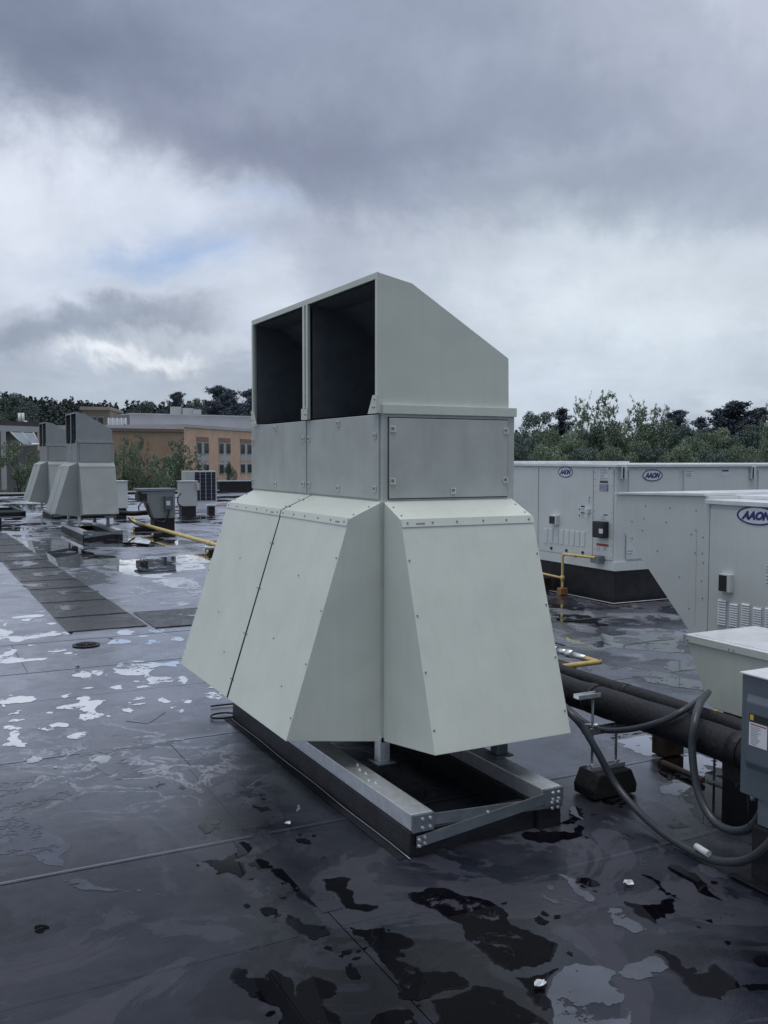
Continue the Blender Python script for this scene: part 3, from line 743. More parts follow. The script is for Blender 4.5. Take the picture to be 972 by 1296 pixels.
# two far ventilators
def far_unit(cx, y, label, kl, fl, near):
    u = vent_unit(cx, y, .10, .725, 1.45, label, False, PAINT_FAR, PAINT_FAR)
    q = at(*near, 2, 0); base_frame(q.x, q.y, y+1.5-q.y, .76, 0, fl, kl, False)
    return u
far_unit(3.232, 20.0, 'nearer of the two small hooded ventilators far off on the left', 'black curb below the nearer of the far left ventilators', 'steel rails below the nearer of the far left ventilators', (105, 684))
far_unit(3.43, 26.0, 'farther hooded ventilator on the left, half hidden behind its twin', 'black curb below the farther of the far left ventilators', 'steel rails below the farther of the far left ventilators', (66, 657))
def spare_curb(x0, x1, y0, y1, h, label):
    k = thing('equipment_curb', label, 'roof curb', ((x0+x1)/2, (y0+y1)/2, 0), 'black curbs under the ventilators')
    for a in (x0, x1-.1):
        bm = B(); box(bm, a, a+.1, y0, y1, -.01, h, .008); part('side_kerb', bm, BLACKM, k)
    for a in (y0, y1-.1):
        bm = B(); box(bm, x0+.102, x1-.102, a, a+.1, -.01, h-.02, .008); part('end_kerb', bm, BLACKM, k)
    bm = B(); box(bm, x0+.11, x1-.11, y0+.02, y0+.028, h-.018, h+.035, .002); part('cross_brace', bm, BRACE, k)
    return k
spare_curb(1.1, 1.95, 22.3, 24.2, .27, 'low black curb at the left edge of the picture')
spare_curb(1.9, 3.0, 27.2, 30.0, .14, 'low black rail curb left of the farther ventilator')

# ------------------------------------------------------------------ printed marks
def panel_on(ax, val, n, x0, x1, z0, z1, th=.002, bev=0):
    """thin plate on a vertical plane; x0..x1 along the other horizontal axis, n = outward sign"""
    bm = B(); a, b = sorted((x0, x1)); c, d = sorted((val, val+n*th)); e, f = sorted((z0, z1))
    if ax == 0: box(bm, c, d, a, b, e, f, bev)
    else: box(bm, a, b, c, d, e, f, bev)
    return bm
def logo(center, ax, w, h, parent):
    """oval badge: pale field, navy ring and the four letters, flat on a plane facing -X (ax 0) or -Y (ax 1)"""
    c = Vector(center)
    r = Vector((0, -1, 0)) if ax == 0 else Vector((1, 0, 0))
    n = Vector((-1, 0, 0)) if ax == 0 else Vector((0, -1, 0)); u = Vector((0, 0, 1))
    N = 48
    def el(k, s, o): a = 2*math.pi*k/N; return c+r*(w/2*s*math.cos(a))+u*(h/2*s*math.sin(a))+n*o
    bm = B(); hexa(bm, [el(k, 1, .0005) for k in range(N)], [el(k, 1, .0022) for k in range(N)]); badge = part('logo_badge', bm, WHITE, parent)
    bm = B()
    iw = .90; ih = .83
    o1 = [bm.verts.new(el(k, .995, .0030)) for k in range(N)]
    i1 = [bm.verts.new(c+r*(w/2*iw*math.cos(2*math.pi*k/N))+u*(h/2*ih*math.sin(2*math.pi*k/N))+n*.0030) for k in range(N)]
    for k in range(N): bm.faces.new((o1[k], o1[(k+1) % N], i1[(k+1) % N], i1[k]))
    part('logo_ring', bm, NAVY, badge)
    cu = bpy.data.curves.new('logo_text', 'FONT'); cu.body = 'AAON'; cu.align_x = 'CENTER'; cu.align_y = 'CENTER'; cu.size = 1; cu.shear = .34; cu.offset = .07; cu.extrude = .004
    to = bpy.data.objects.new('logo_text', cu); C.objects.link(to); bpy.context.view_layer.update()
    dg = bpy.context.evaluated_depsgraph_get(); me = bpy.data.meshes.new_from_object(to.evaluated_get(dg)); bpy.data.objects.remove(to)
    xs = [v.co.x for v in me.vertices]; zs = [v.co.y for v in me.vertices]
    sx = w*.76/(max(xs)-min(xs)); sy = h*.46/(max(zs)-min(zs)); mx = (max(xs)+min(xs))/2; my = (max(zs)+min(zs))/2
    base = root_of(parent).location
    for v in me.vertices:
        p = c+r*((v.co.x-mx)*sx)+u*((v.co.y-my)*sy)+n*(.0034+v.co.z*.05)-base; v.co = p
    me.materials.clear(); me.materials.append(NAVY); me.name = 'logo_text'
    link('logo_text', me, badge)
def print_lines(parent, ax, val, n, x0, x1, z0, z1, rows, m=None, seed=1):
    rr = random.Random(seed); bm = B(); h = (z1-z0)/rows
    for i in range(rows):
        L = (x1-x0)*rr.uniform(.5, .9)
        a = x0+(x1-x0)*.06
        z = z0+(i+.35)*h
        a2, b2 = sorted((a, a+L)); c, d = sorted((val, val+n*.0006))
        if ax == 0: box(bm, c, d, a2, b2, z, z+h*.32)
        else: box(bm, a2, b2, c, d, z, z+h*.32)
    part('print', bm, m or LPRINT, parent, 'stuff')

# ------------------------------------------------------------------ far packaged unit (behind, right)
UX, UY, UZ0, UZ1 = 6.96, 7.96, .36, 1.525
u1 = thing('packaged_rooftop_unit', 'long pale grey packaged air unit at the back right, two oval badges showing', 'air handler', (UX, UY, 0))
ck = thing('unit_curb', 'tall black membrane curb carrying the long back right air unit', 'roof curb', (UX, UY, 0))
bm = B(); box(bm, UX+.07, 13.9, UY+.07, 10.3, -.01, UZ0-.002, .012); part('curb_wall', bm, BLACKM, ck)
bm = B(); box(bm, UX-.05, 14.05, UY-.05, 10.42, .006, .009); part('base_flashing', bm, BLACKM, ck)
bm = B(); tube(bm, [(UX-.06, 10.4, .012), (UX-.055, 9.2, .012), (UX-.06, UY-.05, .012), (9, UY-.06, .012), (14, UY-.05, .012)], .005, 5, 0); part('weld_bead', bm, COPE, ck)
bm = B(); box(bm, UX, 14.0, UY, 10.4, UZ0, UZ1-.02, .004); part('cabinet', bm, AON, u1)
bm = B(); box(bm, UX-.03, 14.03, UY-.03, 10.43, UZ1-.0195, UZ1+.012, .004); part('lid', bm, ROOFM, u1)
bm = B(); box(bm, UX+.15, UX+1.3, 9.2, 10.2, UZ1+.0125, UZ1+.04, .004); part('lid_cover', bm, ROOFM, u1)
bm = B(); box(bm, UX-.012, UX-.0005, UY-.001, 10.4, UZ0+.001, UZ0+.10, .002); part('base_rail', bm, AON, u1)
bm = B(); box(bm, UX-.012, 14.0, UY-.013, UY-.0015, UZ0+.001, UZ0+.10, .002); part('base_rail', bm, AON, u1)
def z7(x, y): return (650+x/5.4, 560+y/5.4)
def rect(conv, ax, val, a, b, c, d):
    """zoomed photo rectangle (a..b, c..d) on a plane -> (h0, h1, z0, z1)"""
    p = at(*conv(a, d), ax, val); q = at(*conv(b, c), ax, val); o = 1-ax
    p2 = at(*conv(a, c), ax, val); q2 = at(*conv(b, d), ax, val)
    return p[o], q[o], (p.z+q2.z)/2, (p2.z+q.z)/2
def plate(name, conv, ax, val, n, r4, m, parent, th=.003, bev=0, kind=None, label=None):
    h0, h1, z0, z1 = rect(conv, ax, val, *r4)
    return part(name, panel_on(ax, val, n, h0, h1, z0, z1, th, bev), m, parent, kind, label=label), (h0, h1, z0, z1)
# -X face doors
F1 = UX-.0005
y_seamA = at(*z7(175, 500), 0, UX).y; y_seamB = at(*z7(548, 500), 0, UX).y
zt_, zb_ = UZ1-.045, UZ0+.115
for a, b in ((y_seamA+.012, 10.38), (y_seamB+.006, y_seamA-.006), (UY+.03, y_seamB-.006)):
    part('door_panel', panel_on(0, F1, -1, a, b, zb_, zt_, .012, .003), AON, u1)
FP = UX-.0128
c = at(*z7(355, 202), 0, FP); logo(c, 0, .275, .13, u1)
p, r_ = plate('inspection_port', z7, 0, FP, -1, (265, 312, 497, 560), AON, u1, .05, .003)
h0, h1, z0, z1 = r_; bm = B(); box(bm, FP-.052, FP-.0505, min(h0, h1)+.02, max(h0, h1)-.004, z0+.01, z1-.012); part('dark_opening', bm, DARKG, p)
for k, ty in enumerate((585, 587, 590, 594, 598, 602, 606, 610)):
    a = 208+k*36.5
    p, r_ = plate('louvre_bank', z7, 0, FP, -1, (a, a+27, ty, ty+100), AON, u1, .004)
    h0, h1 = sorted(r_[:2]); bm = B()
    for j in range(9):
        z = r_[2]+(r_[3]-r_[2])*(j+.15)/9; hexa(bm, [(FP-.0045, h0+.004, z), (FP-.0045, h1-.004, z), (FP-.0045, h1-.004, z+.014), (FP-.0045, h0+.004, z+.014)], [(FP-.009, h0+.004, z), (FP-.009, h1-.004, z), (FP-.0055, h1-.004, z+.013), (FP-.0055, h0+.004, z+.013)])
    part('louvre_slats', bm, AON, p, 'stuff')
for x, y in ((260, 722), (363, 738), (474, 752)):
    c = at(*z7(x, y), 0, FP); bm = B(); tube(bm, [c, c+Vector((-.012, 0, 0))], .017, 12, 0); part('plug', bm, DARKG, u1)
p, r_ = plate('data_sheet', z7, 0, FP, -1, (588, 650, 165, 262), WHITE, u1, .0015); print_lines(p, 0, FP-.0015, -1, r_[0], r_[1], r_[2], r_[3], 9, seed=2)
plate('black_header', z7, 0, FP, -1, (590, 645, 264, 276), DARKG, u1, .0015)
p, r_ = plate('violet_label', z7, 0, FP, -1, (588, 648, 284, 333), PURP, u1, .0015); print_lines(p, 0, FP-.0015, -1, r_[0], r_[1], r_[2], r_[3], 6, WHITE, 5)
for a, b, c2, d2 in ((440, 505, 430, 471), (440, 505, 475, 513), (508, 529, 370, 412)):
    p, r_ = plate('warning_sticker', z7, 0, FP, -1, (a, b, c2, d2), WHITE, u1, .0015)
    h0, h1 = r_[:2]; w = h1-h0
    bm = panel_on(0, FP-.0016, -1, h0+w*.3, h0+w*.72, r_[3]-(r_[3]-r_[2])*.28, r_[3]-.003, .0006); part('sticker_header', bm, DARKG, p)
    print_lines(p, 0, FP-.0016, -1, h0+w*.3, h1-w*.1, r_[2], r_[3]-(r_[3]-r_[2])*.35, 3, seed=a)
    bm = B(); cz = (r_[2]+r_[3])/2-.006; q = [(FP-.0016, h0+w*.08, cz-.014), (FP-.0016, h0+w*.26, cz-.014), (FP-.0016, h0+w*.17, cz+.014)]
    hexa(bm, q, [(x-.0006, y, z) for x, y, z in q]); part('warning_triangle', bm, DARKG, p)
c = at(*z7(515, 470), 0, FP); bm = B(); box(bm, FP-.035, FP, c.y-.022, c.y+.018, c.z-.03, c.z+.03, .006); part('door_latch', bm, AON, u1)
p, r_ = plate('disconnect_label', z7, 0, FP, -1, (597, 645, 488, 530), WHITE, u1, .0015)
part('label_header', panel_on(0, FP-.0016, -1, r_[0]+(r_[1]-r_[0])*.35, r_[1], r_[3]-.018, r_[3]-.004, .0006), DARKG, p)
print_lines(p, 0, FP-.0016, -1, r_[0], r_[1], r_[2], r_[3]-.02, 3, seed=8)
p, r_ = plate('disconnect_switch', z7, 0, FP, -1, (575, 652, 538, 650), DARKG, u1, .085, .012)
plate('rating_plate', z7, 0, FP-.0855, -1, (583, 610, 590, 622), WHITE, p, .0015)
c = at(*z7(570, 590), 0, FP-.05); bm = B(); box(bm, c.x-.02, c.x+.02, c.y-.005, c.y+.03, c.z-.022, c.z+.022, .006); part('switch_handle', bm, DARKG, p)
plate('red_notice', z7, 0, FP, -1, (566, 650, 692, 709), REDI, u1, .0015)
p, r_ = plate('white_notice', z7, 0, FP, -1, (562, 607, 712, 742), WHITE, u1, .0015); print_lines(p, 0, FP-.0015, -1, *r_, 3, seed=9)
p, r_ = plate('white_notice', z7, 0, FP, -1, (611, 650, 712, 737), WHITE, u1, .0015); print_lines(p, 0, FP-.0015, -1, *r_, 3, seed=10)
p, r_ = plate('junction_box', z7, 0, FP, -1, (566, 622, 772, 822), BRACE, u1, .09, .006)
# -Y face doors
def z2(x, y): return (640+x/2.928, 480+y/2.928)
G1 = UY+.0005
def xs1(px): return at(px, 640, 1, UY).x
spans = [(xs1(794.5), xs1(857.2)), (xs1(864.2), xs1(944.6)), (xs1(958), 11.6), (11.75, 13.7)]
for a, b in spans: part('door_panel', panel_on(1, G1, -1, a, b, zb_, UZ1-.06, .014, .003), AON, u1)
GP = UY-.0138
c = at(825.8, 601.6, 1, GP); logo(c, 1, .30, .135, u1)
for a, b in ((423, 443), (903, 920)):
    p, r_ = plate('door_handle', z2, 1, UY-.0005, -1, (a, b, 322, 370), AON, u1, .035, .004)
    bm = B(); box(bm, r_[0]+.012, r_[0]+.032, UY-.040, UY-.0362, r_[2]+.01, r_[3]-.01); part('handle_slot', bm, DARKG, p)
p, r_ = plate('white_sticker', z2, 1, GP, -1, (667, 694, 338, 360), WHITE, u1, .0015); print_lines(p, 1, GP-.0015, -1, *r_, 3, seed=11)
p, r_ = plate('white_sticker', z2, 1, GP, -1, (799, 828, 334, 358), WHITE, u1, .0015)
part('blue_header', panel_on(1, GP-.0016, -1, r_[0]+.01, r_[1]-.01, r_[3]-.025, r_[3]-.004, .0006), NAVY, p)
p, r_ = plate('small_sticker', z2, 1, GP-.004, -1, (449, 476, 631, 652), WHITE, u1, .0015); print_lines(p, 1, GP-.0056, -1, *r_, 2, seed=12)
plate('lower_hatch', z2, 1, GP, -1, (446, 540, 556, 664), AON, u1, .004, .001)
bm = B()
for k in range(14): dome(bm, (UX-.0128, y_seamB-.03, zb_+.03+k*.072), (-1, 0, 0), .006); dome(bm, (UX-.0128, UY+.045, zb_+.03+k*.072), (-1, 0, 0), .006)
for k in range(30): dome(bm, (UX+.1+k*.16, UY, UZ1-.035), (0, -1, 0), .006)
part('screw', bm, SCREW, u1, 'stuff')

# yellow gas riser on that unit
gr = thing('gas_riser', 'thin yellow gas pipe rising to the junction box of the back right air unit', 'gas pipe', at(712, 762, 2, 0))
xg = UX-.10
P0 = at(*z7(560, 788), 0, xg); P1 = at(*z7(340, 795), 0, xg); P1.z = P0.z-.012
P2 = at(*z7(325, 1080), 0, xg); P2.y = P1.y; P2.z = .05
bm = B(); tube(bm, [P0, lerp(P0, P1, .92), P1+Vector((0, .005, -.02)), P1+Vector((0, 0.012, -.06)), Vector((xg, P1.y+.012, .22)), Vector((xg, P1.y+.012, .08))], .016, 10, 4); part('riser_pipe', bm, YEL, gr)
for q in (lerp(P0, P1, .62),): bm = B(); tube(bm, [q-Vector((0, .02, 0)), q+Vector((0, .02, 0))], .022, 10, 0); part('coupling', bm, YEL, gr)
q = Vector((xg, P1.y+.012, .20)); bm = B(); tube(bm, [q, q+Vector((0, .35, .01)), q+Vector((0, 1.2, .02))], .013, 8, 0); part('branch_pipe', bm, YEL, gr)
bm = B(); tube(bm, [q-Vector((0, 0, .03)), q+Vector((0, 0, .03))], .024, 10, 0); part('tee', bm, YEL, gr)
wb = B(); box(wb, xg-.05, xg+.05, P1.y-.03, P1.y+.05, .007, .085, .006)
tag(part('pipe_block', wb, mat('orange_pipe_block', (.30, .16, .06), .7), loc=(xg, P1.y, 0)), 'small orange block under the foot of the yellow riser at the back right unit', 'pipe support')
wb = B(); box(wb, xg-.09, xg+.09, P1.y+.33, P1.y+.50, .007, .165, .01)
tag(part('pipe_block', wb, WOOD, loc=(xg, P1.y+.4, 0)), 'brown block carrying the short yellow branch pipe behind the big hood', 'pipe support')

# ------------------------------------------------------------------ middle packaged unit with the long snorkel hood
MX = 4.4
u2 = thing('packaged_rooftop_unit', 'pale grey air unit at the right edge with slanted end hood and large oval badge', 'air handler', (MX, 4.0, 0))
ck = thing('unit_curb', 'black curb under the middle air unit at the right edge', 'roof curb', (MX, 4.0, 0))
ysm = at(897.5, 700, 0, MX).y; ztop = at(897, 637, 0, MX).z
zlid = ztop+.012; U2B = .35
bm = B(); box(bm, MX+.08, MX+1.7, 1.4, ysm-.06, -.01, U2B-.003, .01); part('curb_wall', bm, BLACKM, ck)
bm = B(); box(bm, MX, MX+1.8, 1.3, ysm-.004, U2B, ztop-.004, .004); part('cabinet', bm, AON, u2)
bm = B(); box(bm, MX-.025, MX+1.83, 1.28, ysm+.02, ztop-.003, zlid+.012, .003); part('lid', bm, ROOFM, u2)
# hood
T0 = at(781, 626, 0, MX); T1 = at(783, 659, 0, MX); T2 = at(893, 827, 0, MX)
hz = at(897, 628, 0, MX).z
hp = [(ysm, hz), (T0.y, T0.z), (T0.y, T1.z), (ysm, max(U2B+.02, T2.z-.02))]
bm = B(); hexa(bm, [(MX-.004, y, z) for y, z in hp], [(MX+1.78, y, z) for y, z in hp]); hd = part('end_hood', bm, AON, u2, bev=.003)
bm = B(); hexa(bm, [(MX-.02, ysm+.03, hz+.001), (MX+1.8, ysm+.03, hz+.001), (MX+1.8, T0.y+.015, T0.z+.002), (MX-.02, T0.y+.015, T0.z+.002)], [(MX-.02, ysm+.03, hz+.016), (MX+1.8, ysm+.03, hz+.016), (MX+1.8, T0.y+.015, T0.z+.015), (MX-.02, T0.y+.015, T0.z+.015)]); part('hood_lid', bm, ROOFM, hd)
bm = B(); box(bm, MX+.25, MX+1.5, 1.6, T0.y-.25, zlid+.0125, zlid+.035, .003); part('lid_cover', bm, ROOFM, u2)
bm = B(); box(bm, MX+.5, MX+1.3, 1.7, ysm-.3, zlid+.0355, zlid+.05, .003); part('lid_grille', bm, DARKG, u2)
bm = B()
for x, y in ((817, 640), (848, 643), (881, 646), (815, 656), (843, 661), (813, 671), (875, 676), (800, 681), (832, 697), (890, 680), (889, 700), (890, 712), (888, 735), (889, 757), (881, 671), (880, 700), (800, 660), (860, 730), (872, 770)):
    dome(bm, at(x, y, 0, MX-.0045), (-1, 0, 0), .005)
part('screw', bm, SCREW, hd, 'stuff')
bm = panel_on(0, MX-.0045, -1, at(881.3, 700, 0, MX).y, at(882, 700, 0, MX).y, at(881, 790, 0, MX).z, at(881, 671, 0, MX).z, .0015); part('seam_strip', bm, AON, hd)
part('door_panel', panel_on(0, MX-.0005, -1, ysm-.014, 1.33, U2B+.06, ztop-.03, .012, .003), AON, u2)
MP = MX-.0128
c = at(957.8, 652.8, 0, MP); logo(c, 0, at(932, 653, 0, MP).y-at(983.5, 653, 0, MP).y, .112, u2)
def zs(x, y): return (880+x/5.4, 580+y/5.4)
p, r_ = plate('inspection_port', zs, 0, MP, -1, (182, 262, 790, 912), AON, u2, .03, .002)
h0, h1 = sorted(r_[:2]); bm = B(); box(bm, MP-.0325, MP-.0305, h0+(h1-h0)*.28, h1-.002, r_[2]+.004, r_[3]-.008); part('dark_opening', bm, DARKG, p)
for k, (a, ty, by) in enumerate(((155, 962, 1140), (235, 990, 1150), (315, 990, 1155), (395, 1018, 1175), (478, 1020, 1185), (560, 1035, 1200), (640, 1040, 1210))):
    p, r_ = plate('louvre_bank', zs, 0, MP, -1, (a, a+62, ty, by), AON, u2, .003)
    h0, h1 = sorted(r_[:2]); bm = B(); n_ = 10
    for j in range(n_):
        z = r_[2]+(r_[3]-r_[2])*(j+.15)/n_; w = (r_[3]-r_[2])/n_*.62
        hexa(bm, [(MP-.0032, h0+.002, z), (MP-.0032, h1-.002, z), (MP-.0032, h1-.002, z+w), (MP-.0032, h0+.002, z+w)], [(MP-.011, h0+.002, z), (MP-.011, h1-.002, z), (MP-.004, h1-.002, z+w*.9), (MP-.004, h0+.002, z+w*.9)])
    part('louvre_slats', bm, ROOFM, p, 'stuff')
for k, (yy, hh) in enumerate(((735, 55), (800, 70))):
    p, r_ = plate('warning_sticker', zs, 0, MP, -1, (480, 560, yy, yy+hh), WHITE, u2, .0015); print_lines(p, 0, MP-.0015, -1, *r_, 3, mat('olive_ink_%d' % k, (.2, .25, .1)), seed=20+k)

# ------------------------------------------------------------------ near small unit on the right
NX = 3.6
u3 = thing('small_rooftop_unit', 'low pale grey unit with wide flat lid behind the blue-grey switch box', 'air handler', (NX, 3.0, 0))
A0 = at(867.3, 804, 0, NX); zt3 = A0.z; yf = A0.y
A1 = at(869, 813.5, 0, NX); A2 = at(896, 889.6, 0, NX); A3 = at(904, 897, 0, NX)
ph = [(1.0, zt3-.002), (yf-.012, zt3-.002), (yf-.014, A1.z), (A2.y, A2.z), (A3.y, A3.z), (1.0, A3.z-.01)]
bm = B(); hexa(bm, [(NX, y, z) for y, z in ph], [(NX+.50, y, z) for y, z in ph]); part('cabinet', bm, PAINT, u3, bev=.004)
bm = B(); box(bm, NX-.012, NX+.515, .98, yf, zt3-.001, zt3+.008, .002); lid3 = part('lid', bm, ROOFM, u3)
bm = B(); box(bm, NX-.012, NX-.001, .98, yf-.0005, zt3-.030, zt3-.0015, .002); box(bm, NX-.0005, NX+.51, yf-.011, yf-.0007, zt3-.030, zt3-.0015, .002); part('lid_skirt', bm, PAINT, u3)
bm = B(); box(bm, NX+.02, NX+.10, 1.0, yf-.05, zt3+.0085, zt3+.011); part('lid_seam', bm, ROOFM, lid3)
bm = B()
for y in (yf-.03, yf-.30, yf-.33, yf-.6): dome(bm, (NX-.012, y, zt3-.018), (-1, 0, 0), .005)
part('screw', bm, SCREW, u3, 'stuff')
bm = B(); box(bm, NX-.014, NX+.0, yf-.018, yf+.002, zt3-.032, zt3+.010, .002); part('corner_clip', bm, GALV, u3)
ck = thing('unit_curb', 'black curb below the low flat-lidded unit at the right edge', 'roof curb', (NX, 2.8, 0))
bm = B(); box(bm, NX+.04, NX+.46, 1.0, A3.y-.02, -.01, A3.z-.012, .01); part('curb_wall', bm, BLACKM, ck)
c = at(905.5, 904, 0, NX-.06); bm = B(); box(bm, c.x-.01, c.x+.01, c.y-.011, c.y+.011, c.z-.022, c.z+.022, .003)
gt = tag(part('pipe_marker', bm, YINK, loc=c), 'small yellow marker tag standing behind the fat black pipes', 'marker')
bm = B(); tube(bm, [(c.x, c.y, .01), (c.x, c.y, c.z-.02)], .007, 6, 0); part('marker_stake', bm, SCREW, gt)

# ------------------------------------------------------------------ blue-grey disconnect box on its black post
DX = 2.80
q0 = at(939.7, 851, 0, DX); y1 = q0.y; y0 = y1-.36; zt = q0.z; zb = at(938, 1003, 0, DX).z
dsw = thing('disconnect_box', 'blue-grey electrical switch box cut off by the right edge, with a white data label', 'switch box', (DX, y1-.18, 0))
bm = B(); box(bm, DX, DX+.16, y0, y1, zb, zt-.003, .004); part('enclosure', bm, DISC, dsw)
bm = B(); box(bm, DX-.01, DX+.165, y0-.004, y1+.004, zt-.0025, zt+.004, .0015); part('rain_lip', bm, ROOFM, dsw)
yc0, yc1 = y0+.02, at(946, 900, 0, DX).y; zc1 = at(948, 877, 0, DX).z; zc0 = at(948, 972, 0, DX).z
bm = B(); hexa(bm, [(DX-.001, yc1, zc0), (DX-.001, yc0, zc0), (DX-.001, yc0, zc1), (DX-.001, yc1, zc1)], [(DX-.022, yc1-.012, zc0+.03), (DX-.022, yc0+.01, zc0+.03), (DX-.022, yc0+.01, zc1-.025), (DX-.022, yc1-.012, zc1-.025)])
cv = part('door_cover', bm, DISC, dsw, bev=.006)
def zd(x, y): return (930+x/7.19, 830+y/7.19)
DP = DX-.0225
p, r_ = plate('maker_plate', zd, 0, DP, -1, (132, 306, 545, 612), DARKG, cv, .0012)
part('yellow_mark', panel_on(0, DP-.0013, -1, r_[0]-.004, r_[0]-.020, r_[2]+.004, r_[3]-.004, .0006), YINK, p)
p, r_ = plate('data_label', zd, 0, DP, -1, (128, 298, 622, 835), WHITE, cv, .0012)
H = r_[3]-r_[2]
part('red_line', panel_on(0, DP-.0013, -1, r_[0]-.006, r_[1]+.004, r_[3]-H*.10, r_[3]-H*.05, .0006), REDI, p)
print_lines(p, 0, DP-.0013, -1, r_[0]-.004, r_[1]+.02, r_[2]+.004, r_[3]-H*.14, 11, seed=31)
bm = B(); tube(bm, [(DX+.02, y1-.045, zb), (DX+.02, y1-.045, zb-.02)], .011, 8, 0); part('drain_plug', bm, SCREW, dsw)
bm = B(); tube(bm, [(DX+.01, y1-.03, zb+.001), (DX+.012, y1-.034, zb-.12)], .0018, 5, 0); part('ground_wire', bm, DARKG, dsw)
pst = thing('switch_post', 'black membrane-clad post holding up the blue-grey switch box', 'post', (DX+.07, y1-.14, 0))
bm = B(); box(bm, DX+.035, DX+.23, y1-.33, y1-.028, -.005, zb-.115, .012); part('post_body', bm, BLACKM, pst)
bm = B(); box(bm, DX-.02, DX+.30, y1-.42, y1+.03, .006, .011, .002); part('base_flashing', bm, BLACKM, pst)
bm = B(); box(bm, DX+.04, DX+.22, y1-.31, y1-.05, zb-.1145, zb-.004, .003); part('bracket', bm, BRACE, pst)

# ------------------------------------------------------------------ fat insulated pipes
def insulated(name, x, z, r, ya, yb, label):
    bm = B(); n = 60; rr = random.Random(int(x*100))
    pts = [(x+rr.uniform(-.002, .002), ya+(yb-ya)*i/n, z+rr.uniform(-.002, .002)-.004*math.sin(i*.5)) for i in range(n+1)]
    tube(bm, pts, [r*(1+rr.uniform(-.03, .03)) for _ in pts], 20, 0); t = thing(name, label, 'pipe', (x, (ya+yb)/2, z), 'insulated pipes running to the right')
    part('insulation', bm, RUB, t)
    for y in np.arange(ya+.25, yb, .92):
        bm = B(); tube(bm, [(x, y-.028, z), (x, y+.028, z)], r*1.035, 20, 0); part('joint_tape', bm, RUB, t)
    return t
insulated('insulated_pipe', 3.04, .405, .073, .6, 7.6, 'thicker of the two black insulated pipes, in front and lower')
insulated('insulated_pipe', 3.235, .415, .046, .6, 7.6, 'thinner black insulated pipe lying behind the thick one')
# strut support on the rubber foot
bk = at(766, 1010, 2, 0)
by = bk.y+.05
sup = thing('pipe_stand', 'galvanised strut stand with two threaded rods on a black rubber foot', 'pipe support', (2.95, by, 0))
bm = B(); w0, w1 = .105, .055
pb = [(2.83, .008), (3.085, .008), (3.09, .05), (3.055, .125), (2.86, .125), (2.825, .05)]
hexa(bm, [(x, by-.075, z) for x, z in pb], [(x, by+.075, z) for x, z in pb]); part('rubber_foot', bm, RUBB, sup, bev=.008)
bm = B()
for y in (by-.022, by+.018): box(bm, 2.86, 3.06, y, y+.004, .1255, .145)
box(bm, 2.86, 3.06, by-.018, by+.018, .1255, .1285); part('foot_channel', bm, GALV, sup)
for x in (2.875, 3.02):
    bm = B(); tube(bm, [(x, by, .13), (x, by, .495 if x < 2.9 else .325)], .006, 8, 0); rd = part('threaded_rod', bm, BRACE, sup)
    bm = B(); tube(bm, [(x, by, .146), (x, by, .156)], .012, 6, 0); part('nut', bm, GALV, rd)
    bm = B(); tube(bm, [(x, by, .318), (x, by, .326)], .012, 6, 0); part('nut', bm, GALV, rd)
for (za, nm) in ((.300, 'lower_strut'), (.478, 'upper_strut')):
    xa, xb = (2.775, 2.905) if za > .4 else (2.83, 3.36)
    for_z = za
    bm = B(); y = by
    hh = .02 if za > .4 else .03
    box(bm, xa, xb, y-.021, y-.018, for_z, for_z+hh); box(bm, xa, xb, y+.018, y+.021, for_z, for_z+hh); box(bm, xa, xb, y-.0178, y+.0178, for_z, for_z+.003)
    part(nm, bm, GALV if za > .4 else BRACE, sup)
for (ya, lab) in ((6.2, 'black sleeper block under the fat pipes behind the big hood'),):
    bm = B(); box(bm, 2.98, 3.40, ya, ya+.11, .007, .27, .01); sb = tag(part('sleeper_block', bm, RUBB, loc=(3.2, ya, 0)), lab, 'pipe support')
bm = B(); q = at(845, 955, 2, 0); box(bm, q.x-.07, q.x+.07, q.y-.05, q.y+.05, .007, .13, .008); t_ = tag(part('pipe_block', bm, WOOD, loc=q), 'dark brown timber block on the wet roof behind the thick pipe', 'pipe support')
bm = B(); p0 = at(838, 965, 2, .02); p1 = at(890, 988, 2, .02); tube(bm, [p0, p1], .016, 6, 0); tag(part('rusty_angle', bm, WOOD, loc=p0), 'rusty steel bar lying in the puddle below the thick pipe', 'steel bar')

# ------------------------------------------------------------------ flexible conduits
def pix(lst): return [at(px, py, ax, v) for px, py, ax, v in lst]
bm = B(); p = pix([(700, 880, 2, .47), (722, 903, 2, .43), (738, 921, 2, .37), (757, 953, 2, .26), (780, 994, 2, .12), (812, 1031, 2, .045), (850, 1062, 2, .024), (895, 1086, 2, .024), (930, 1091, 0, 2.79), (955, 1083, 0, 2.775), (978, 1062, 0, 2.77), (992, 1030, 0, 2.77), (998, 990, 0, 2.80)])
tube(bm, p, .0165, 12, 8); cd = tag(part('flexible_conduit', bm, COND, loc=p[6]), 'thick grey flexible conduit sagging onto the roof from the big hood to the switch post', 'conduit')
bm = B(); p = pix([(897, 876, 0, 3.52), (892, 881, 0, 3.28), (870, 896, 0, 3.03), (840, 912, 0, 2.945), (800, 922.5, 0, 2.93), (765, 924, 0, 2.92), (740, 914, 0, 2.90), (718, 896, 0, 2.88), (700, 880, 0, 2.87)])
tube(bm, p, .014, 12, 8); tag(part('flexible_conduit', bm, COND, loc=p[4]), 'grey flexible conduit slung in front of the fat pipes towards the small unit', 'conduit')
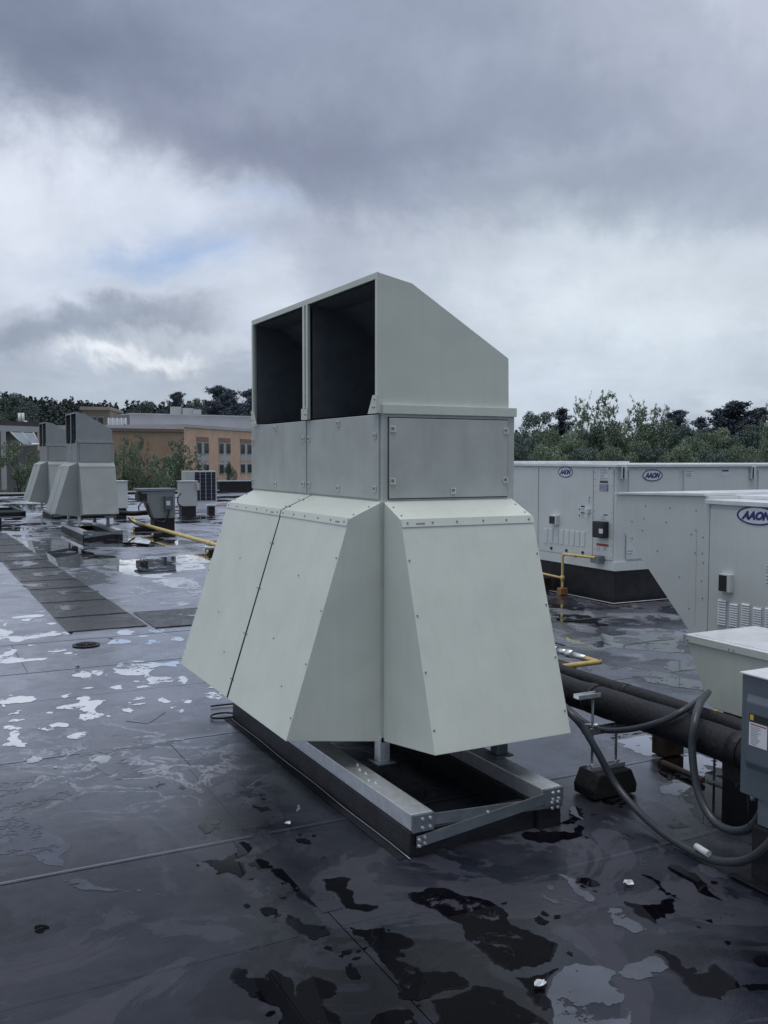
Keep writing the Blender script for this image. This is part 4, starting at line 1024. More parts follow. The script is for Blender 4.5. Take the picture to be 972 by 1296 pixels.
bm = B(); p = pix([(893, 880, 0, 3.26), (886, 890, 0, 3.06), (879, 915, 0, 2.95), (876, 950, 0, 2.93), (883, 1000, 0, 2.92), (901, 1036, 0, 2.91), (925, 1051, 0, 2.90), (948, 1048, 0, 2.88), (963, 1030, 0, 2.86), (970, 1003, 0, 2.86)])
tube(bm, p, .0165, 12, 8); lc = tag(part('flexible_conduit', bm, COND, loc=p[4]), 'grey flexible conduit hanging in a loop left of the switch box', 'conduit')
bm = B(); c = p[-1]; tube(bm, [c+Vector((0, 0, -.012)), c+Vector((0, 0, .02))], .026, 12, 0); part('conduit_fitting', bm, BRACE, lc)
q = at(757, 918, 0, 2.885); a = at(734, 917, 0, 2.875)
bm = B(); tube(bm, [a, q], .007, 8, 0); tag(part('conduit_clamp', bm, GALV, loc=a), 'small bright clamp bar across the conduits beside the big hood', 'clamp')
pa = at(881, 1071, 2, .05); pb_ = at(897, 1081, 2, .05); bm = B(); tube(bm, [pa, pb_], .013, 12, 0, cap=True)
tag(part('plastic_sleeve', bm, PAPER, loc=pa), 'short white plastic tube lying against the thick conduit on the roof', 'tube')

# ------------------------------------------------------------------ yellow gas line
gx = 4.70
gl = thing('gas_line', 'long yellow gas pipe along the roof, ending in a valve and elbow', 'gas pipe', (gx, 12, 0))
E0 = at(757, 838, 2, .10); ex, ey = E0.x, E0.y
VA = .14; VL = .62
bm = B(); tube(bm, [(gx+.05, 22.0, .34), (gx+.02, 21.9, .20), (gx, 21.6, .145), (gx, 19, .135), (gx, 14, .130), (gx, 8.2, .12)], .038, 12, 3); part('main_pipe', bm, YEL, gl)
bm = B(); tube(bm, [(gx, 8.25, .12), (ex, ey+VA+VL-.01, .11)], .020, 10, 0); part('pipe_length', bm, YEL, gl)
for y in (15.7, 10.4): bm = B(); tube(bm, [(gx, y-.12, .130), (gx, y+.12, .130)], .048, 12, 0); part('coupling', bm, YEL, gl)
bm = B(); tube(bm, [(ex, ey+VA, .10), (ex, ey+.04, .10), (ex-.004, ey+.005, .10), (ex-.04, ey, .10), (ex-.8, ey, .10)], .019, 10, 4); part('elbow_pipe', bm, YEL, gl)
for k, (ya, yb, r) in enumerate(((.34, .48, .024), (.49, .56, .034), (.57, .66, .026), (.67, .80, .034), (.81, .95, .024))):
    ya, yb = VA+(ya-.34)*VL/.61, VA+(yb-.34)*VL/.61
    bm = B(); tube(bm, [(ex, ey+ya, .10), (ex, ey+yb, .10)], r, 8, 0); part('valve_body' if k in (1, 3) else 'union', bm, GALV, gl)
bm = B(); box(bm, ex-.012, ex+.012, ey+VA+.26, ey+VA+.42, .150, .158, .002); tube(bm, [(ex, ey+VA+.38, .12), (ex, ey+VA+.38, .152)], .008, 6, 0); part('valve_lever', bm, DARKG, gl)
bm = B(); box(bm, ex-.55, ex-.1, ey+.12, ey+.5, .007, .07, .008); tag(part('pipe_block', bm, WOOD, loc=(ex-.3, ey+.3, 0)), 'flat brown timber beside the gas valve and elbow, right of the big hood', 'pipe support')
for (y, lab) in ((20.6, 'brown block under the far end of the yellow gas pipe'), (18.9, 'brown block, second from the far end of the yellow gas pipe'), (15.1, 'brown block under the yellow pipe, close to the big hood'), (14.3, 'brown block nearest the big hood under the yellow pipe'), (10.5, 'brown block under the yellow pipe behind the big hood')):
    t = thing('pipe_block', lab, 'pipe support', (gx, y, 0), 'blocks under the yellow gas pipe')
    bm = B(); box(bm, gx-.22, gx+.22, y-.13, y+.13, .007, .092, .012); part('block_body', bm, RUBB, t)
    for s in (-1, 1): bm = B(); tube(bm, [(gx+s*.225, y-.07, .05), (gx+s*.255, y-.07, .05)], .035, 8, 0); part('block_end', bm, YEL if s < 0 else WOOD, t)

# ------------------------------------------------------------------ small roof things on the left
# exhaust cowl with its own switch
ey_ = 20.4
def X(px, y=ey_): return at(px, 640, 1, y).x
def Zp(py, px=200, y=ey_): return at(px, py, 1, y).z
t = thing('exhaust_cowl', 'grey exhaust cowl on a black curb with a switch box, beside the yellow pipe', 'exhaust fan', (X(208), ey_, 0))
bm = B(); box(bm, X(195.5), X(221), ey_, ey_+.42, -.005, Zp(656), .01); part('curb', bm, BLACKM, t)
pr = [(X(195), Zp(656)), (X(221.5), Zp(656)), (X(221.5), Zp(621)), (X(178), Zp(622)), (X(187), Zp(637))]
bm = B(); hexa(bm, [(x, ey_-.02, z) for x, z in pr], [(x, ey_+.45, z) for x, z in pr]); cw = part('cowl', bm, COWL, t, bev=.008)
bm = B(); box(bm, X(174.5), X(222), ey_-.05, ey_+.48, Zp(621.5), Zp(618.3), .008); part('cowl_lid', bm, BRACE, t)
bm = B(); box(bm, X(176), X(186), ey_-.03, ey_+.4, Zp(634), Zp(624.5), .006); part('fan_screen', bm, DARKG, t)
p, r_ = plate('switch_box', lambda x, y: (x, y), 1, ey_-.021, -1, (207.5, 218, 627.5, 645), DISC, t, .10, .01)
plate('white_label', lambda x, y: (x, y), 1, ey_-.122, -1, (210.5, 215.5, 634, 639.5), WHITE, p, .002)
bm = B(); tube(bm, pix([(184, 632, 1, ey_-.05), (176, 640, 1, ey_-.1), (176, 646, 1, ey_-.1)]), .014, 6, 5); part('cable', bm, DARKG, t)
bm = B(); tube(bm, pix([(186, 636, 1, ey_-.08), (190, 652, 1, ey_-.12), (199, 659.5, 1, ey_-.12), (208, 660, 1, ey_-.12), (213, 652, 1, ey_-.12), (214, 645, 1, ey_-.10)]), .022, 6, 5); part('cable', bm, DARKG, t)
bm = B(); tube(bm, [(X(150, 21.4), 21.4, Zp(649, 150, 21.4)), (X(168, 21.2), 21.2, Zp(650, 168, 21.2)), (X(182, 21), 21, Zp(649, 182, 21)), (X(199, 20.9), 20.9, Zp(648, 199, 20.9))], .055, 8, 3)
tag(part('insulated_pipe', bm, GASK, loc=(X(175, 21), 21, .2)), 'dark brown pipe between the nearer far ventilator and the exhaust cowl', 'pipe')
bm = B(); tube(bm, pix([(162, 655, 1, 21.0), (170, 662, 1, 20.8), (182, 667, 1, 20.6), (195, 667, 1, 20.5)]), .018, 6, 5); tag(part('cable', bm, DARKG, loc=at(182, 667, 1, 20.6)), 'black cable drooping beside the foot of the exhaust cowl', 'cable')
# pale cabinet left of it, behind the ventilator
def cabinet(px0, px1, pt, pm, pb, y, label, m, depth=.5, group=None, nm='equipment_cabinet'):
    t = thing(nm, label, 'cabinet', (at((px0+px1)/2, pb, 1, y).x, y, 0), group)
    xa, xb = at(px0, pm, 1, y).x, at(px1, pm, 1, y).x; z0 = at(px0, pm, 1, y).z; z1 = at((px0+px1)/2, pt, 1, y).z
    bm = B(); box(bm, xa, xb, y, y+depth, z0+.002, z1, .01); part('cabinet_body', bm, m, t)
    bm = B(); box(bm, xa-.02, xb+.02, y-.02, y+depth+.02, z1+.001, z1+.02, .004); part('cabinet_lid', bm, ROOFM, t)
    bm = B(); box(bm, xa+.03, xb-.03, y+.03, y+depth-.03, -.005, z0, .01); part('cabinet_curb', bm, BLACKM, t)
    return t
cabinet(146.5, 162, 609.5, 643.5, 646, 24.6, 'light grey cabinet right behind the nearer far ventilator', AON)
wc = cabinet(229, 250, 609.5, 641, 653, 25.2, 'white cabinet on a black curb left of the condenser', CONDN, .35)
bm = B(); tube(bm, pix([(229, 624, 1, 25.1), (225, 631, 1, 25.0), (226, 638, 1, 25.0), (232, 642, 1, 25.1)]), .02, 6, 5); part('cable', bm, DARKG, wc)
bm = B(); bx_ = at(250.5, 616, 1, 25.1); box(bm, bx_.x-.02, bx_.x+.05, 25.1, 25.3, bx_.z-.1, bx_.z+.1, .01); part('side_outlet', bm, CONDN, wc)
# condenser
cy_ = 29.0; fid = lambda x, y: (x, y)
cd = thing('condenser_unit', 'tall white condenser with a dark blue coil grid near the parapet', 'condenser', (at(254, 634, 1, cy_).x, cy_, 0))
xa, xm, xb = at(234.5, 615, 1, cy_).x, at(246, 615, 1, cy_).x, at(274.5, 615, 1, cy_).x; z0, z1 = at(255, 634.5, 1, cy_).z, at(255, 596, 1, cy_).z
bm = B(); box(bm, xa, xb, cy_, cy_+.45, z0, z1, .015); part('shell', bm, CONDN, cd)
bm = B(); box(bm, xm+.02, xb-.05, cy_-.012, cy_-.0005, z0+.03, z1-.04); part('coil_panel', bm, COIL, cd)
for i in range(1, 4):
    bm = B(); xx = xm+(xb-xm)*(i/4)-.01; box(bm, xx, xx+.014, cy_-.03, cy_-.0125, z0+.03, z1-.04); part('guard_bar', bm, CONDN, cd)
for i in range(1, 8):
    bm = B(); zz = z0+(z1-z0)*i/8; box(bm, xm+.03, xb-.06, cy_-.024, cy_-.0125, zz, zz+.008); part('guard_wire', bm, BRACE, cd)
bm = B(); box(bm, xa+.05, xb-.05, cy_+.02, cy_+.4, -.005, max(z0-.002, .01), .004); part('stand', bm, GALV, cd)
sx, sy = at(267, 652, 2, 0).xy
t = thing('vent_stub', 'short black vent stub in front of the condenser', 'vent pipe', (sx, sy, 0)); zz = at(267, 638, 1, sy).z
bm = B(); box(bm, sx-.09, sx+.09, sy-.09, sy+.09, -.005, zz-.06, .01); part('stub_curb', bm, BLACKM, t)
bm = B(); box(bm, sx-.12, sx+.12, sy-.12, sy+.12, zz-.055, zz, .01); part('stub_cap', bm, GALV, t)
# roof drain and oddments
dr = at(109, 817, 2, 0)
t = thing('roof_drain', 'round dark roof drain strainer on the wet roof near the walkway mats', 'drain', (dr.x, dr.y, 0))
bm = B(); tube(bm, [(dr.x, dr.y, .008), (dr.x, dr.y, .010)], .115, 24, 0); part('drain_flange', bm, BLACKM, t)
bm = B()
for k in range(12):
    a = k*math.pi/6; box_pts = [(dr.x+.08*math.cos(a), dr.y+.08*math.sin(a), .010), (dr.x+.07*math.cos(a), dr.y+.07*math.sin(a), .018), (dr.x+.02*math.cos(a), dr.y+.02*math.sin(a), .022)]
    tube(bm, box_pts, .006, 5, 0)
part('drain_dome', bm, DARKG, t)
def scrap(px, py, s, label, name='scrap', m=PAPER, cat='scrap', seed=0):
    rr = random.Random(seed); c = at(px, py, 2, .01); bm = B(); n = 9
    ring = [(c.x+s*math.cos(k*2*math.pi/n)*rr.uniform(.5, 1.1), c.y+s*.8*math.sin(k*2*math.pi/n)*rr.uniform(.5, 1.1), .012+rr.uniform(0, s*.35)) for k in range(n)]
    mid = [(c.x+(x-c.x)*.5+rr.uniform(-.2, .2)*s, c.y+(y-c.y)*.5, .014+rr.uniform(.1, .6)*s) for x, y, z in ring]
    a = [bm.verts.new(p) for p in ring]; b = [bm.verts.new(p) for p in mid]; u = bm.verts.new((c.x, c.y, .012+s*.25))
    for k in range(n):
        bm.faces.new((a[k], a[(k+1) % n], b[(k+1) % n], b[k])); bm.faces.new((b[k], b[(k+1) % n], u))
    bmesh.ops.recalc_face_normals(bm, faces=bm.faces[:])
    bmesh.ops.solidify(bm, geom=bm.faces[:], thickness=.002)
    tag(part(name, bm, m, loc=c), label, cat)
scrap(796, 1118, .028, 'crumpled wet white scrap on the roof below the sagging conduit', seed=1)
scrap(683, 1246, .024, 'white curled scrap lying in the dark puddle near the bottom', seed=2)
scrap(365, 1043, .018, 'tiny white scrap left of the rail frame', seed=3)
scrap(378, 1021, .008, 'pale pebble beside the black curb', 'pebble', COPE, 'pebble', seed=4)
scrap(98, 845, .02, 'small dark lump of debris on the wet roof at the left', 'debris', DARKG, 'debris', seed=5)
bm = B(); c = at(282, 906, 2, .012)
tube(bm, [(c.x+.075*math.cos(k*.45)+(.03 if k > 11 else 0), c.y+.06*math.sin(k*.45), .014) for k in range(14)], .006, 6, 3); tag(part('cable_loop', bm, DARKG, loc=c), 'loop of dark cable on the roof at the far corner of the black curb', 'cable')
bm = B(); c = at(282, 892, 2, .012); tube(bm, [c+Vector((-.08, .0, 0)), c, c+Vector((.1, -.01, 0))], .006, 6, 3); tag(part('cable_end', bm, DARKG, loc=c), 'short straight dark cable end just behind the cable loop', 'cable')

# ------------------------------------------------------------------ land beyond the roof
GZ = -10.0
def polar(px, d):
    r = at(px, 600, 2, 0) if False else None
    v = (CF*F+CR*(px-486)); v.z = 0; v.normalize(); v = v/ v.dot(Vector((CF.x, CF.y, 0)).normalized())
    return v*d
gm = mat('damp_grass_ground', (.045, .065, .03), .9, 0, .2, .05)
bm = B(); n = 64
vs = [bm.verts.new((2600*math.cos(2*math.pi*k/n), 2600*math.sin(2*math.pi*k/n), GZ)) for k in range(n)]; bm.faces.new(vs)
struct('ground', bm, gm)
# wooded hill on the left
def hillz(x, y):
    v = Vector((x, y)); az = math.atan2(x, y); d = v.length
    crest = 17.5+1.2*math.sin(az*9+.5)+.8*math.sin(az*23)
    w = 1/(1+math.exp((az-R(32))*14))          # dies away to the right
    return GZ+(crest+4)*max(0, min(1, (d-150)/170))**.8*(.35+.65*w)
bm = B(); nr, na = 14, 60; grid = []
for i in range(nr):
    d = 150+i*32; row = []
    for j in range(na+1):
        a = R(-35+j*110/na); x, y = d*math.sin(a), d*math.cos(a); row.append(bm.verts.new((x, y, hillz(x, y)+.05)))
    grid.append(row)
for i in range(nr-1):
    for j in range(na): bm.faces.new((grid[i][j], grid[i][j+1], grid[i+1][j+1], grid[i+1][j]))
struct('hill', bm, gm)

# ------------------------------------------------------------------ foliage
def leaves_mesh(name, cen, size, m, rng, aspect=.6, up=.0):
    """one quad per leaf spray around the given centres"""
    N = len(cen)
    a = rng.normal(size=(N, 3)); a /= np.linalg.norm(a, axis=1)[:, None]
    b = rng.normal(size=(N, 3)); b -= a*(a*b).sum(1)[:, None]; b /= np.linalg.norm(b, axis=1)[:, None]
    s = size*rng.uniform(.6, 1.3, N)[:, None]
    u, v = a*s, b*s*aspect
    V = np.stack([cen-u*.5, cen+v*.5, cen+u*.5, cen-v*.5], 1).reshape(-1, 3).astype(np.float32)
    me = bpy.data.meshes.new(name); me.vertices.add(4*N); me.vertices.foreach_set('co', V.ravel())
    me.loops.add(4*N); me.loops.foreach_set('vertex_index', np.arange(4*N, dtype=np.int32))
    me.polygons.add(N); me.polygons.foreach_set('loop_start', np.arange(0, 4*N, 4, dtype=np.int32)); me.polygons.foreach_set('loop_total', np.full(N, 4, dtype=np.int32))
    me.update(calc_edges=True); me.materials.append(m); return me
def limb_bm(paths):
    bm = B()
    for pts, r0, r1 in paths: tube(bm, pts, [r0, r1], 6, 3)
    return bm
def make_tree(kind, seed):
    """unit-height tree meshes (height 1, base at 0): returns trunk mesh, crown mesh"""
    rng = np.random.default_rng(seed); paths = [([(0, 0, 0), (.01, 0, .25), (-.01, .01, .5), (0, 0, .8)], .022, .006)]
    cen = []
    def shell(n, R0, sq=.7):
        d = rng.normal(size=(n, 3)); d /= np.linalg.norm(d, axis=1)[:, None]
        return d*R0*(rng.uniform(.25, 1, n)**.5)[:, None]*[1, 1, sq]
    if kind in ('broad', 'olive'):
        nk, w = (90, .30) if kind == 'broad' else (80, .34)
        for k in range(nk):
            a = rng.uniform(0, 2*np.pi); h = rng.uniform(.15, .97); rr = w*np.sqrt(max(.04, 1-((h-.5)/.5)**2))*rng.uniform(.25, 1.0)
            c = np.array([rr*np.cos(a), rr*np.sin(a), h]); R0 = rng.uniform(.04, .085)
            if k < 18: paths.append(([(0, 0, max(.12, h-.22)), tuple(c*[.5, .5, 1]-[0, 0, .05]), tuple(c)], .007, .002))
            cen.append(c+shell(340, R0, .65))
        size = .0108; m = LF_BROAD if kind == 'broad' else LF_OLIVE
    elif kind == 'airy':
        for k in range(190):
            a = rng.uniform(0, 2*np.pi); h = rng.uniform(.16, 1.0); rr = .40*np.sqrt(max(.03, 1-((h-.50)/.54)**2))*rng.uniform(.15, 1.1)
            c = np.array([rr*np.cos(a), rr*np.sin(a), h]); root = np.array([rr*.25*np.cos(a), rr*.25*np.sin(a), max(.1, h-.16)])
            if k % 2: paths.append(([tuple(root*[0, 0, 1]), tuple(root), tuple(root+(c-root)*.8)], .0030, .0006))
            top = h > .80
            for q in range(3 if top else 6):            # feathery side twigs
                f = rng.uniform(.35, 1); b0 = root+(c-root)*f; dv = rng.normal(size=3)*[.055, .055, .030]; n = 30 if top else 105
                sgm = .0065 if top else .019
                tt = rng.uniform(0, 1, n)[:, None]; cen.append(b0+dv*tt+rng.normal(size=(n, 3))*[sgm, sgm, sgm*.7])
        size = .0115; m = LF_OLIVE
    else:   # pine: irregular upswept boughs with gaps between them
        paths = [([(0, 0, 0), (.004, 0, .5), (0, 0, .99)], .014, .002)]
        for i in range(150):
            h = .12+.87*rng.uniform(0, 1)**.9; rad = .25*(1-h)**.60+.012
            a = rng.uniform(0, 2*np.pi); rj = rad*rng.uniform(.35, 1.25); lift = rj*rng.uniform(.15, .75)
            tip = np.array([rj*np.cos(a), rj*np.sin(a), h+lift])
            if i % 2: paths.append(([(0, 0, h), tuple(tip*[.5, .5, 0]+[0, 0, h+lift*.25]), tuple(tip)], .0026, .0007))
            n = 170; f = rng.uniform(.2, 1, n)[:, None]; base = np.array([0, 0, h])
            mid = base+(tip-base)*[1, 1, 0]*f+np.array([0, 0, 1])*lift*f**2
            w = .006+.014*f*(1.05-f*.75)
            cen.append(mid+rng.normal(size=(n, 3))*w*[1, 1, .6])
        size = .0095; m = LF_PINE
    cen = np.concatenate(cen); cen[:, 2] = (cen[:, 2]-.1)*(.9/(np.percentile(cen[:, 2], 99.8)-.1))+.1
    crown = leaves_mesh('crown', cen, size*1.25, m, rng, .6)
    bm = limb_bm(paths); tm = bpy.data.meshes.new('trunk'); bm.to_mesh(tm); bm.free(); tm.materials.append(BARK)
    return tm, crown
TREES = {k: [make_tree(k, s) for s in ss] for k, ss in dict(broad=(1, 2), airy=(3, 4), olive=(5, 6), conifer=(7, 8)).items()}
def plant(kind, px, d, top, wpx, label, group, base=GZ, v=0, name=None, zc=None):
    """tree whose crown top shows at photo height `top` and spans wpx pixels"""
    p = polar(px, d); H = EYE+(581-top)*d/F-base if zc is None else zc
    wm = wpx*d/F; wr = {'broad': .60, 'airy': .76, 'olive': .66, 'conifer': .25}[kind]
    nm = {'broad': 'broadleaf_tree', 'airy': 'locust_tree', 'olive': 'maple_tree', 'conifer': 'conifer_tree'}[kind]
    t = thing(nm, label, 'tree', (p.x, p.y, base), group)
    tm, cm = TREES[kind][v % len(TREES[kind])]
    a = link('trunk', tm, t); b = link('crown', cm, t)
    t.scale = (wm/wr, wm/wr, H); t.rotation_euler.z = random.uniform(0, 6.28)
    return t
random.seed(11)
GR = 'trees beyond the roof on the right'
for i, (k, px, d, top, w, lab) in enumerate([
 ('broad', 676, 105, 524, 76, 'rounded dark tree just right of the big hood'),
 ('conifer', 709, 108, 519, 46, 'narrow dark spruce between the rounded tree and the airy tree'),
 ('airy', 737, 92, 513, 56, 'slim open-topped tree left of the tallest airy tree'),
 ('airy', 768, 88, 504, 84, 'tallest airy tree with bare twigs against the sky'),
 ('airy', 806, 92, 517, 76, 'airy tree right of the tallest one, above the second badge'),
 ('airy', 836, 96, 520, 66, 'thin-crowned tree with ragged top left of the small spruce'),
 ('conifer', 853, 110, 521, 50, 'small spruce with three spiky tops'),
 ('conifer', 884, 118, 530, 44, 'short dark spruce in the dip of the tree line'),
 ('conifer', 914, 106, 519, 64, 'dark pine left of the highest pine at the right'),
 ('conifer', 931, 104, 510, 78, 'highest dark pine on the right with spread boughs'),
 ('conifer', 956, 108, 518, 56, 'dark pine right of the highest pine'),
 ('airy', 985, 66, 506, 70, 'pale green tree cut off by the right edge'),
 ('broad', 1030, 90, 512, 90, 'dark tree outside the right edge')]):
    plant(k, px, d, top, w, lab, GR, v=i)
for i, (px, top, w, d) in enumerate(((664, 552, 60, 82), (694, 545, 66, 86), (726, 548, 64, 84), (757, 541, 72, 88), (790, 538, 76, 90), (824, 537, 74, 92), (858, 541, 70, 90), (888, 547, 66, 84), (918, 544, 72, 86), (948, 540, 74, 88), (978, 538, 80, 90), (640, 550, 60, 84))):
    nb = ['under the rounded dark tree', 'under the narrow spruce', 'below the slim airy tree', 'below the tallest airy tree', 'above the sticker panels of the back unit', 'below the thin-crowned tree', 'below the small spruce', 'in the dip of the tree line', 'below the dark pines, paler', 'below the highest pine', 'at the right edge under the pale tree', 'just behind the edge of the big hood'][i]
    plant('olive' if i % 3 else 'broad', px, d, top, w*1.25, f'leafy green tree {nb}', 'lower row of green trees on the right', v=i)
for i in range(9):
    plant('olive' if i % 2 else 'broad', 650+i*42, 74, 566+random.uniform(-5, 5), 84, 'bushy tree low behind the long back air unit, ' + ['leftmost', 'second from left', 'third from left', 'fourth from left', 'middle', 'fourth from right', 'third from right', 'second from right', 'rightmost'][i], 'bushy trees hugging the back unit', v=i)
GL = 'trees around the buildings on the left'
for i, (k, px, d, top, w, lab) in enumerate([
 ('olive', 26, 62, 562, 84, 'olive green tree in front of the grey building at the left edge'),
 ('olive', 62, 66, 572, 60, 'olive tree behind the farther ventilator'),
 ('olive', 158, 60, 566, 60, 'denser green tree behind the pale cabinet right of the far ventilators'),
 ('olive', 214, 64, 578, 84, 'dense rounded tree before the brown wall, left of the condenser'),
 ('airy', 168, 62, 558, 66, 'green tree between the far ventilator and the brown wall'),
 ('airy', 228, 58, 566, 104, 'spreading locust tree in front of the brown wall'),
 ('olive', 190, 68, 588, 70, 'low tree at the foot of the brown wall'),
 ('broad', 291, 90, 588, 24, 'small round tree below the windows of the orange building'),
 ('conifer', 225, 190, 499, 34, 'lone thin pine on the skyline over the pale upper storey'),
 ('broad', 252, 185, 508, 52, 'rounded dark tree on the skyline between two pines'),
 ('conifer', 277, 180, 491, 54, 'tall pine on the skyline left of the big hood'),
 ('conifer', 292, 186, 496, 50, 'tall pine touching its taller neighbour on the skyline'),
 ('conifer', 318, 176, 495, 52, 'dark pine right against the edge of the big hood'),
 ('broad', 22, 190, 502, 74, 'big rounded tree on the skyline at the left edge'),
 ('broad', 185, 200, 511, 60, 'rounded tree on the skyline over the sloped skylight'),
 ('conifer', 345, 180, 500, 60, 'dark pine mostly behind the big hood')]):
    plant(k, px, d, top, w, lab, GL, v=i)
rng = np.random.default_rng(21); cen = []
for i in range(4200):
    a = R(rng.uniform(-25, 62)); d = rng.uniform(215, 400); x, y = d*math.sin(a), d*math.cos(a); z = hillz(x, y); h = rng.uniform(6, 9.5); r = h*rng.uniform(.22, .38)
    n = 105; u = rng.uniform(0, 1, n); ang = rng.uniform(0, 2*np.pi, n); rr = r*np.sqrt(np.clip(1-u, .02, 1))*rng.uniform(.4, 1, n)
    cen.append(np.stack([x+rr*np.cos(ang), y+rr*np.sin(ang), z+h*(.1+.9*u)], 1))
o = link('hill_forest', leaves_mesh('hill_forest', np.concatenate(cen), .85, LF_HILL, rng, .7)); tag(o, 'dark wooded hillside along the skyline behind the buildings', 'forest'); o['kind'] = 'stuff'

# ------------------------------------------------------------------ buildings
ORANGE = mat('orange_tan_brick', (.70, .475, .36), .8, 0, .06, .8, .1, 8)
BROWN = mat('shaded_tan_brick', (.40, .285, .205), .8, 0, .06, .8, .1, 8)  # tan brick darkened: the weaker light on the wing put into its colour
GREYP = mat('pale_grey_metal_panel', (.47, .48, .50), .6, 0, .04, .3)
GREYD = mat('mid_grey_wall', (.17, .17, .17), .7, 0, .06, .4)
GLASSM = mat('dark_window_glass', (.06, .07, .08), .12, 0, .1, 1)
FRAMEW = mat('pale_window_frame', (.38, .39, .39), .5, 0, .03, 1)
LINTEL = mat('reddish_lintel', (.30, .19, .15), .8, 0, .06, 2)
ROOFD = mat('dark_flat_roofing', (.05, .05, .055), .7, 0, .1, 1)
SKYL = mat('skylight_glass', (.20, .25, .30), .25, 0, .05, 1)
def wallbox(bm, A, Bp, depth, z0, z1, out=0):
    """upright box whose front runs from A to Bp (xy) and goes back by depth"""
    A = Vector((A[0], A[1], 0)); Bp = Vector((Bp[0], Bp[1], 0)); d = (Bp-A).normalized(); n = Vector((-d.y, d.x, 0))
    if n.dot(A) < 0: n = -n
    f0, f1 = A-n*out, Bp-n*out; b0, b1 = f0+n*depth, f1+n*depth
    hexa(bm, [(v.x, v.y, z0) for v in (f0, f1, b1, b0)], [(v.x, v.y, z1) for v in (f0, f1, b1, b0)])
    return bm
ZT = lambda py, d: EYE+(590-py)*d/F     # height of a photo row at forward distance d (approx.)
O0 = polar(234, 104); O1d = 122; O1 = polar(322, O1d)
def hz_(px, d): # horizon row drifts slightly with the camera's roll
    return 580
zo = EYE+(579.5-541)*104/F; dirv = (O1-O0).normalized(); O2 = O0+dirv*60
bld = thing('school_building', 'orange brick building with paired windows and a pale upper storey', 'building', (O0.x, O0.y, GZ))
bm = B(); wallbox(bm, O0, O2, 30, GZ, zo); part('brick_wall', bm, ORANGE, bld)
bm = B(); wallbox(bm, O0, O2, 30, zo+.002, zo+.35, .15); part('roof_edge', bm, GREYP, bld)
LB = polar(130, 100); d2 = (O0-LB).normalized()
bm = B(); wallbox(bm, LB, O0-d2*.05, 24, GZ, zo-.55); part('side_wing', bm, BROWN, bld)
bm = B(); wallbox(bm, LB, O0-d2*.05, 24, zo-.548, zo-.2, .12); part('wing_roof_edge', bm, GREYD, bld)
# upper storey set back
Ua = polar(166, 128); Ub = polar(322, 137); du = (Ub-Ua).normalized(); zu = EYE+(579-524)*128/F
bm = B(); wallbox(bm, Ua, Ua+du*34, 5, zo-2, zu); up = part('upper_storey', bm, GREYP, bld)
bm = B(); wallbox(bm, Ua, Ua+du*34, 5.4, zu+.002, zu+.15, .2); part('upper_roof_edge', bm, GREYP, up)
Uc = polar(152, 130); bm = B(); wallbox(bm, Uc, Ua-(Ua-Uc).normalized()*.05, 4, zo-2, zu-.05); part('shaded_end_wall', bm, GREYD, bld)  # end face of the upper storey, its shade put in as darker grey
for (a, b, zz) in ((219, 231, 1.1), (233, 246, .9), (247, 256, .7)):
    pa, pb2 = polar(a, 135), polar(b, 135.5); bm = B(); wallbox(bm, pa, pb2, 1.5, zu+.31, zu+.31+zz*1.0, 0); part('roof_vent', bm, GREYP, up)
# windows: columns where the photo shows them
def along(px):       # distance along the wall line seen at a photo column
    r = (CF*F+CR*(px-486)); r.z = 0
    # intersect ray with wall line
    M = np.array([[r.x, -dirv.x], [r.y, -dirv.y]]); s = np.linalg.solve(M, np.array([O0.x, O0.y])); return s[1], Vector((O0.x, O0.y, 0))+Vector((dirv.x, dirv.y, 0))*s[1]
def zat(px, py, P): return EYE + ((at(px, py, 2, 0)-EYEP).z/((at(px, py, 2, 0)-EYEP).xy.length))*P.xy.length if py > 590 else EYE+(579.5-py)*P.dot(Vector((CF.x, CF.y, 0)).normalized())/F
cols = [(249.5, 264.5), (277.5, 292), (304.5, 318.5)]
fwd = Vector((CF.x, CF.y, 0)).normalized()
def zrow(py, P): return EYE+(579.8-py)*P.dot(fwd)/F
sp = along(292)[0]-along(264.5)[0]
more = []
s0, s1 = along(304.5)[0], along(318.5)[0]; step = along(304.5)[0]-along(277.5)[0]
wins = [(along(a)[0], along(b)[0]) for a, b in cols]+[(s0+step*k, s1+step*k) for k in range(1, 4)]
P_ = along(256)[1]
zt1, zb1, zt2, zb2 = zrow(559.5, P_), zrow(575, P_), zrow(587.5, P_), zrow(601.5, P_)
for (sa, sb) in wins:
    A = Vector((O0.x, O0.y, 0))+dirv*sa; Bq = Vector((O0.x, O0.y, 0))+dirv*sb; wv = sb-sa
    bm = B(); wallbox(bm, A, Bq, .3, zt1+.02, zt1+.55, .06); part('lintel', bm, LINTEL, bld)
    bm = B(); wallbox(bm, A, Bq, .3, zt2+.3, zb1-.02, .05); part('spandrel_panel', bm, GREYP, bld)
    for (z0, z1) in ((zb1, zt1), (zb2, zt2)):
        for (f0, f1) in ((0, .40), (.60, 1)):
            a_, b_ = A+dirv*wv*f0, A+dirv*wv*f1
            bm = B(); wallbox(bm, a_, b_, .3, z0, z1, .07); w = part('window', bm, FRAMEW, bld)
            ww = (f1-f0)*wv
            for g0, g1 in ((.08, .48), (.54, .92)):
                bm = B(); wallbox(bm, a_+dirv*ww*g0, a_+dirv*ww*g1, .1, z0+.12, z1-.12, .10); part('pane', bm, GLASSM, w)
    bm = B(); wallbox(bm, A+dirv*wv*.41, A+dirv*wv*.59, .3, zb2, zt1, .04); part('mullion', bm, GREYP, bld)
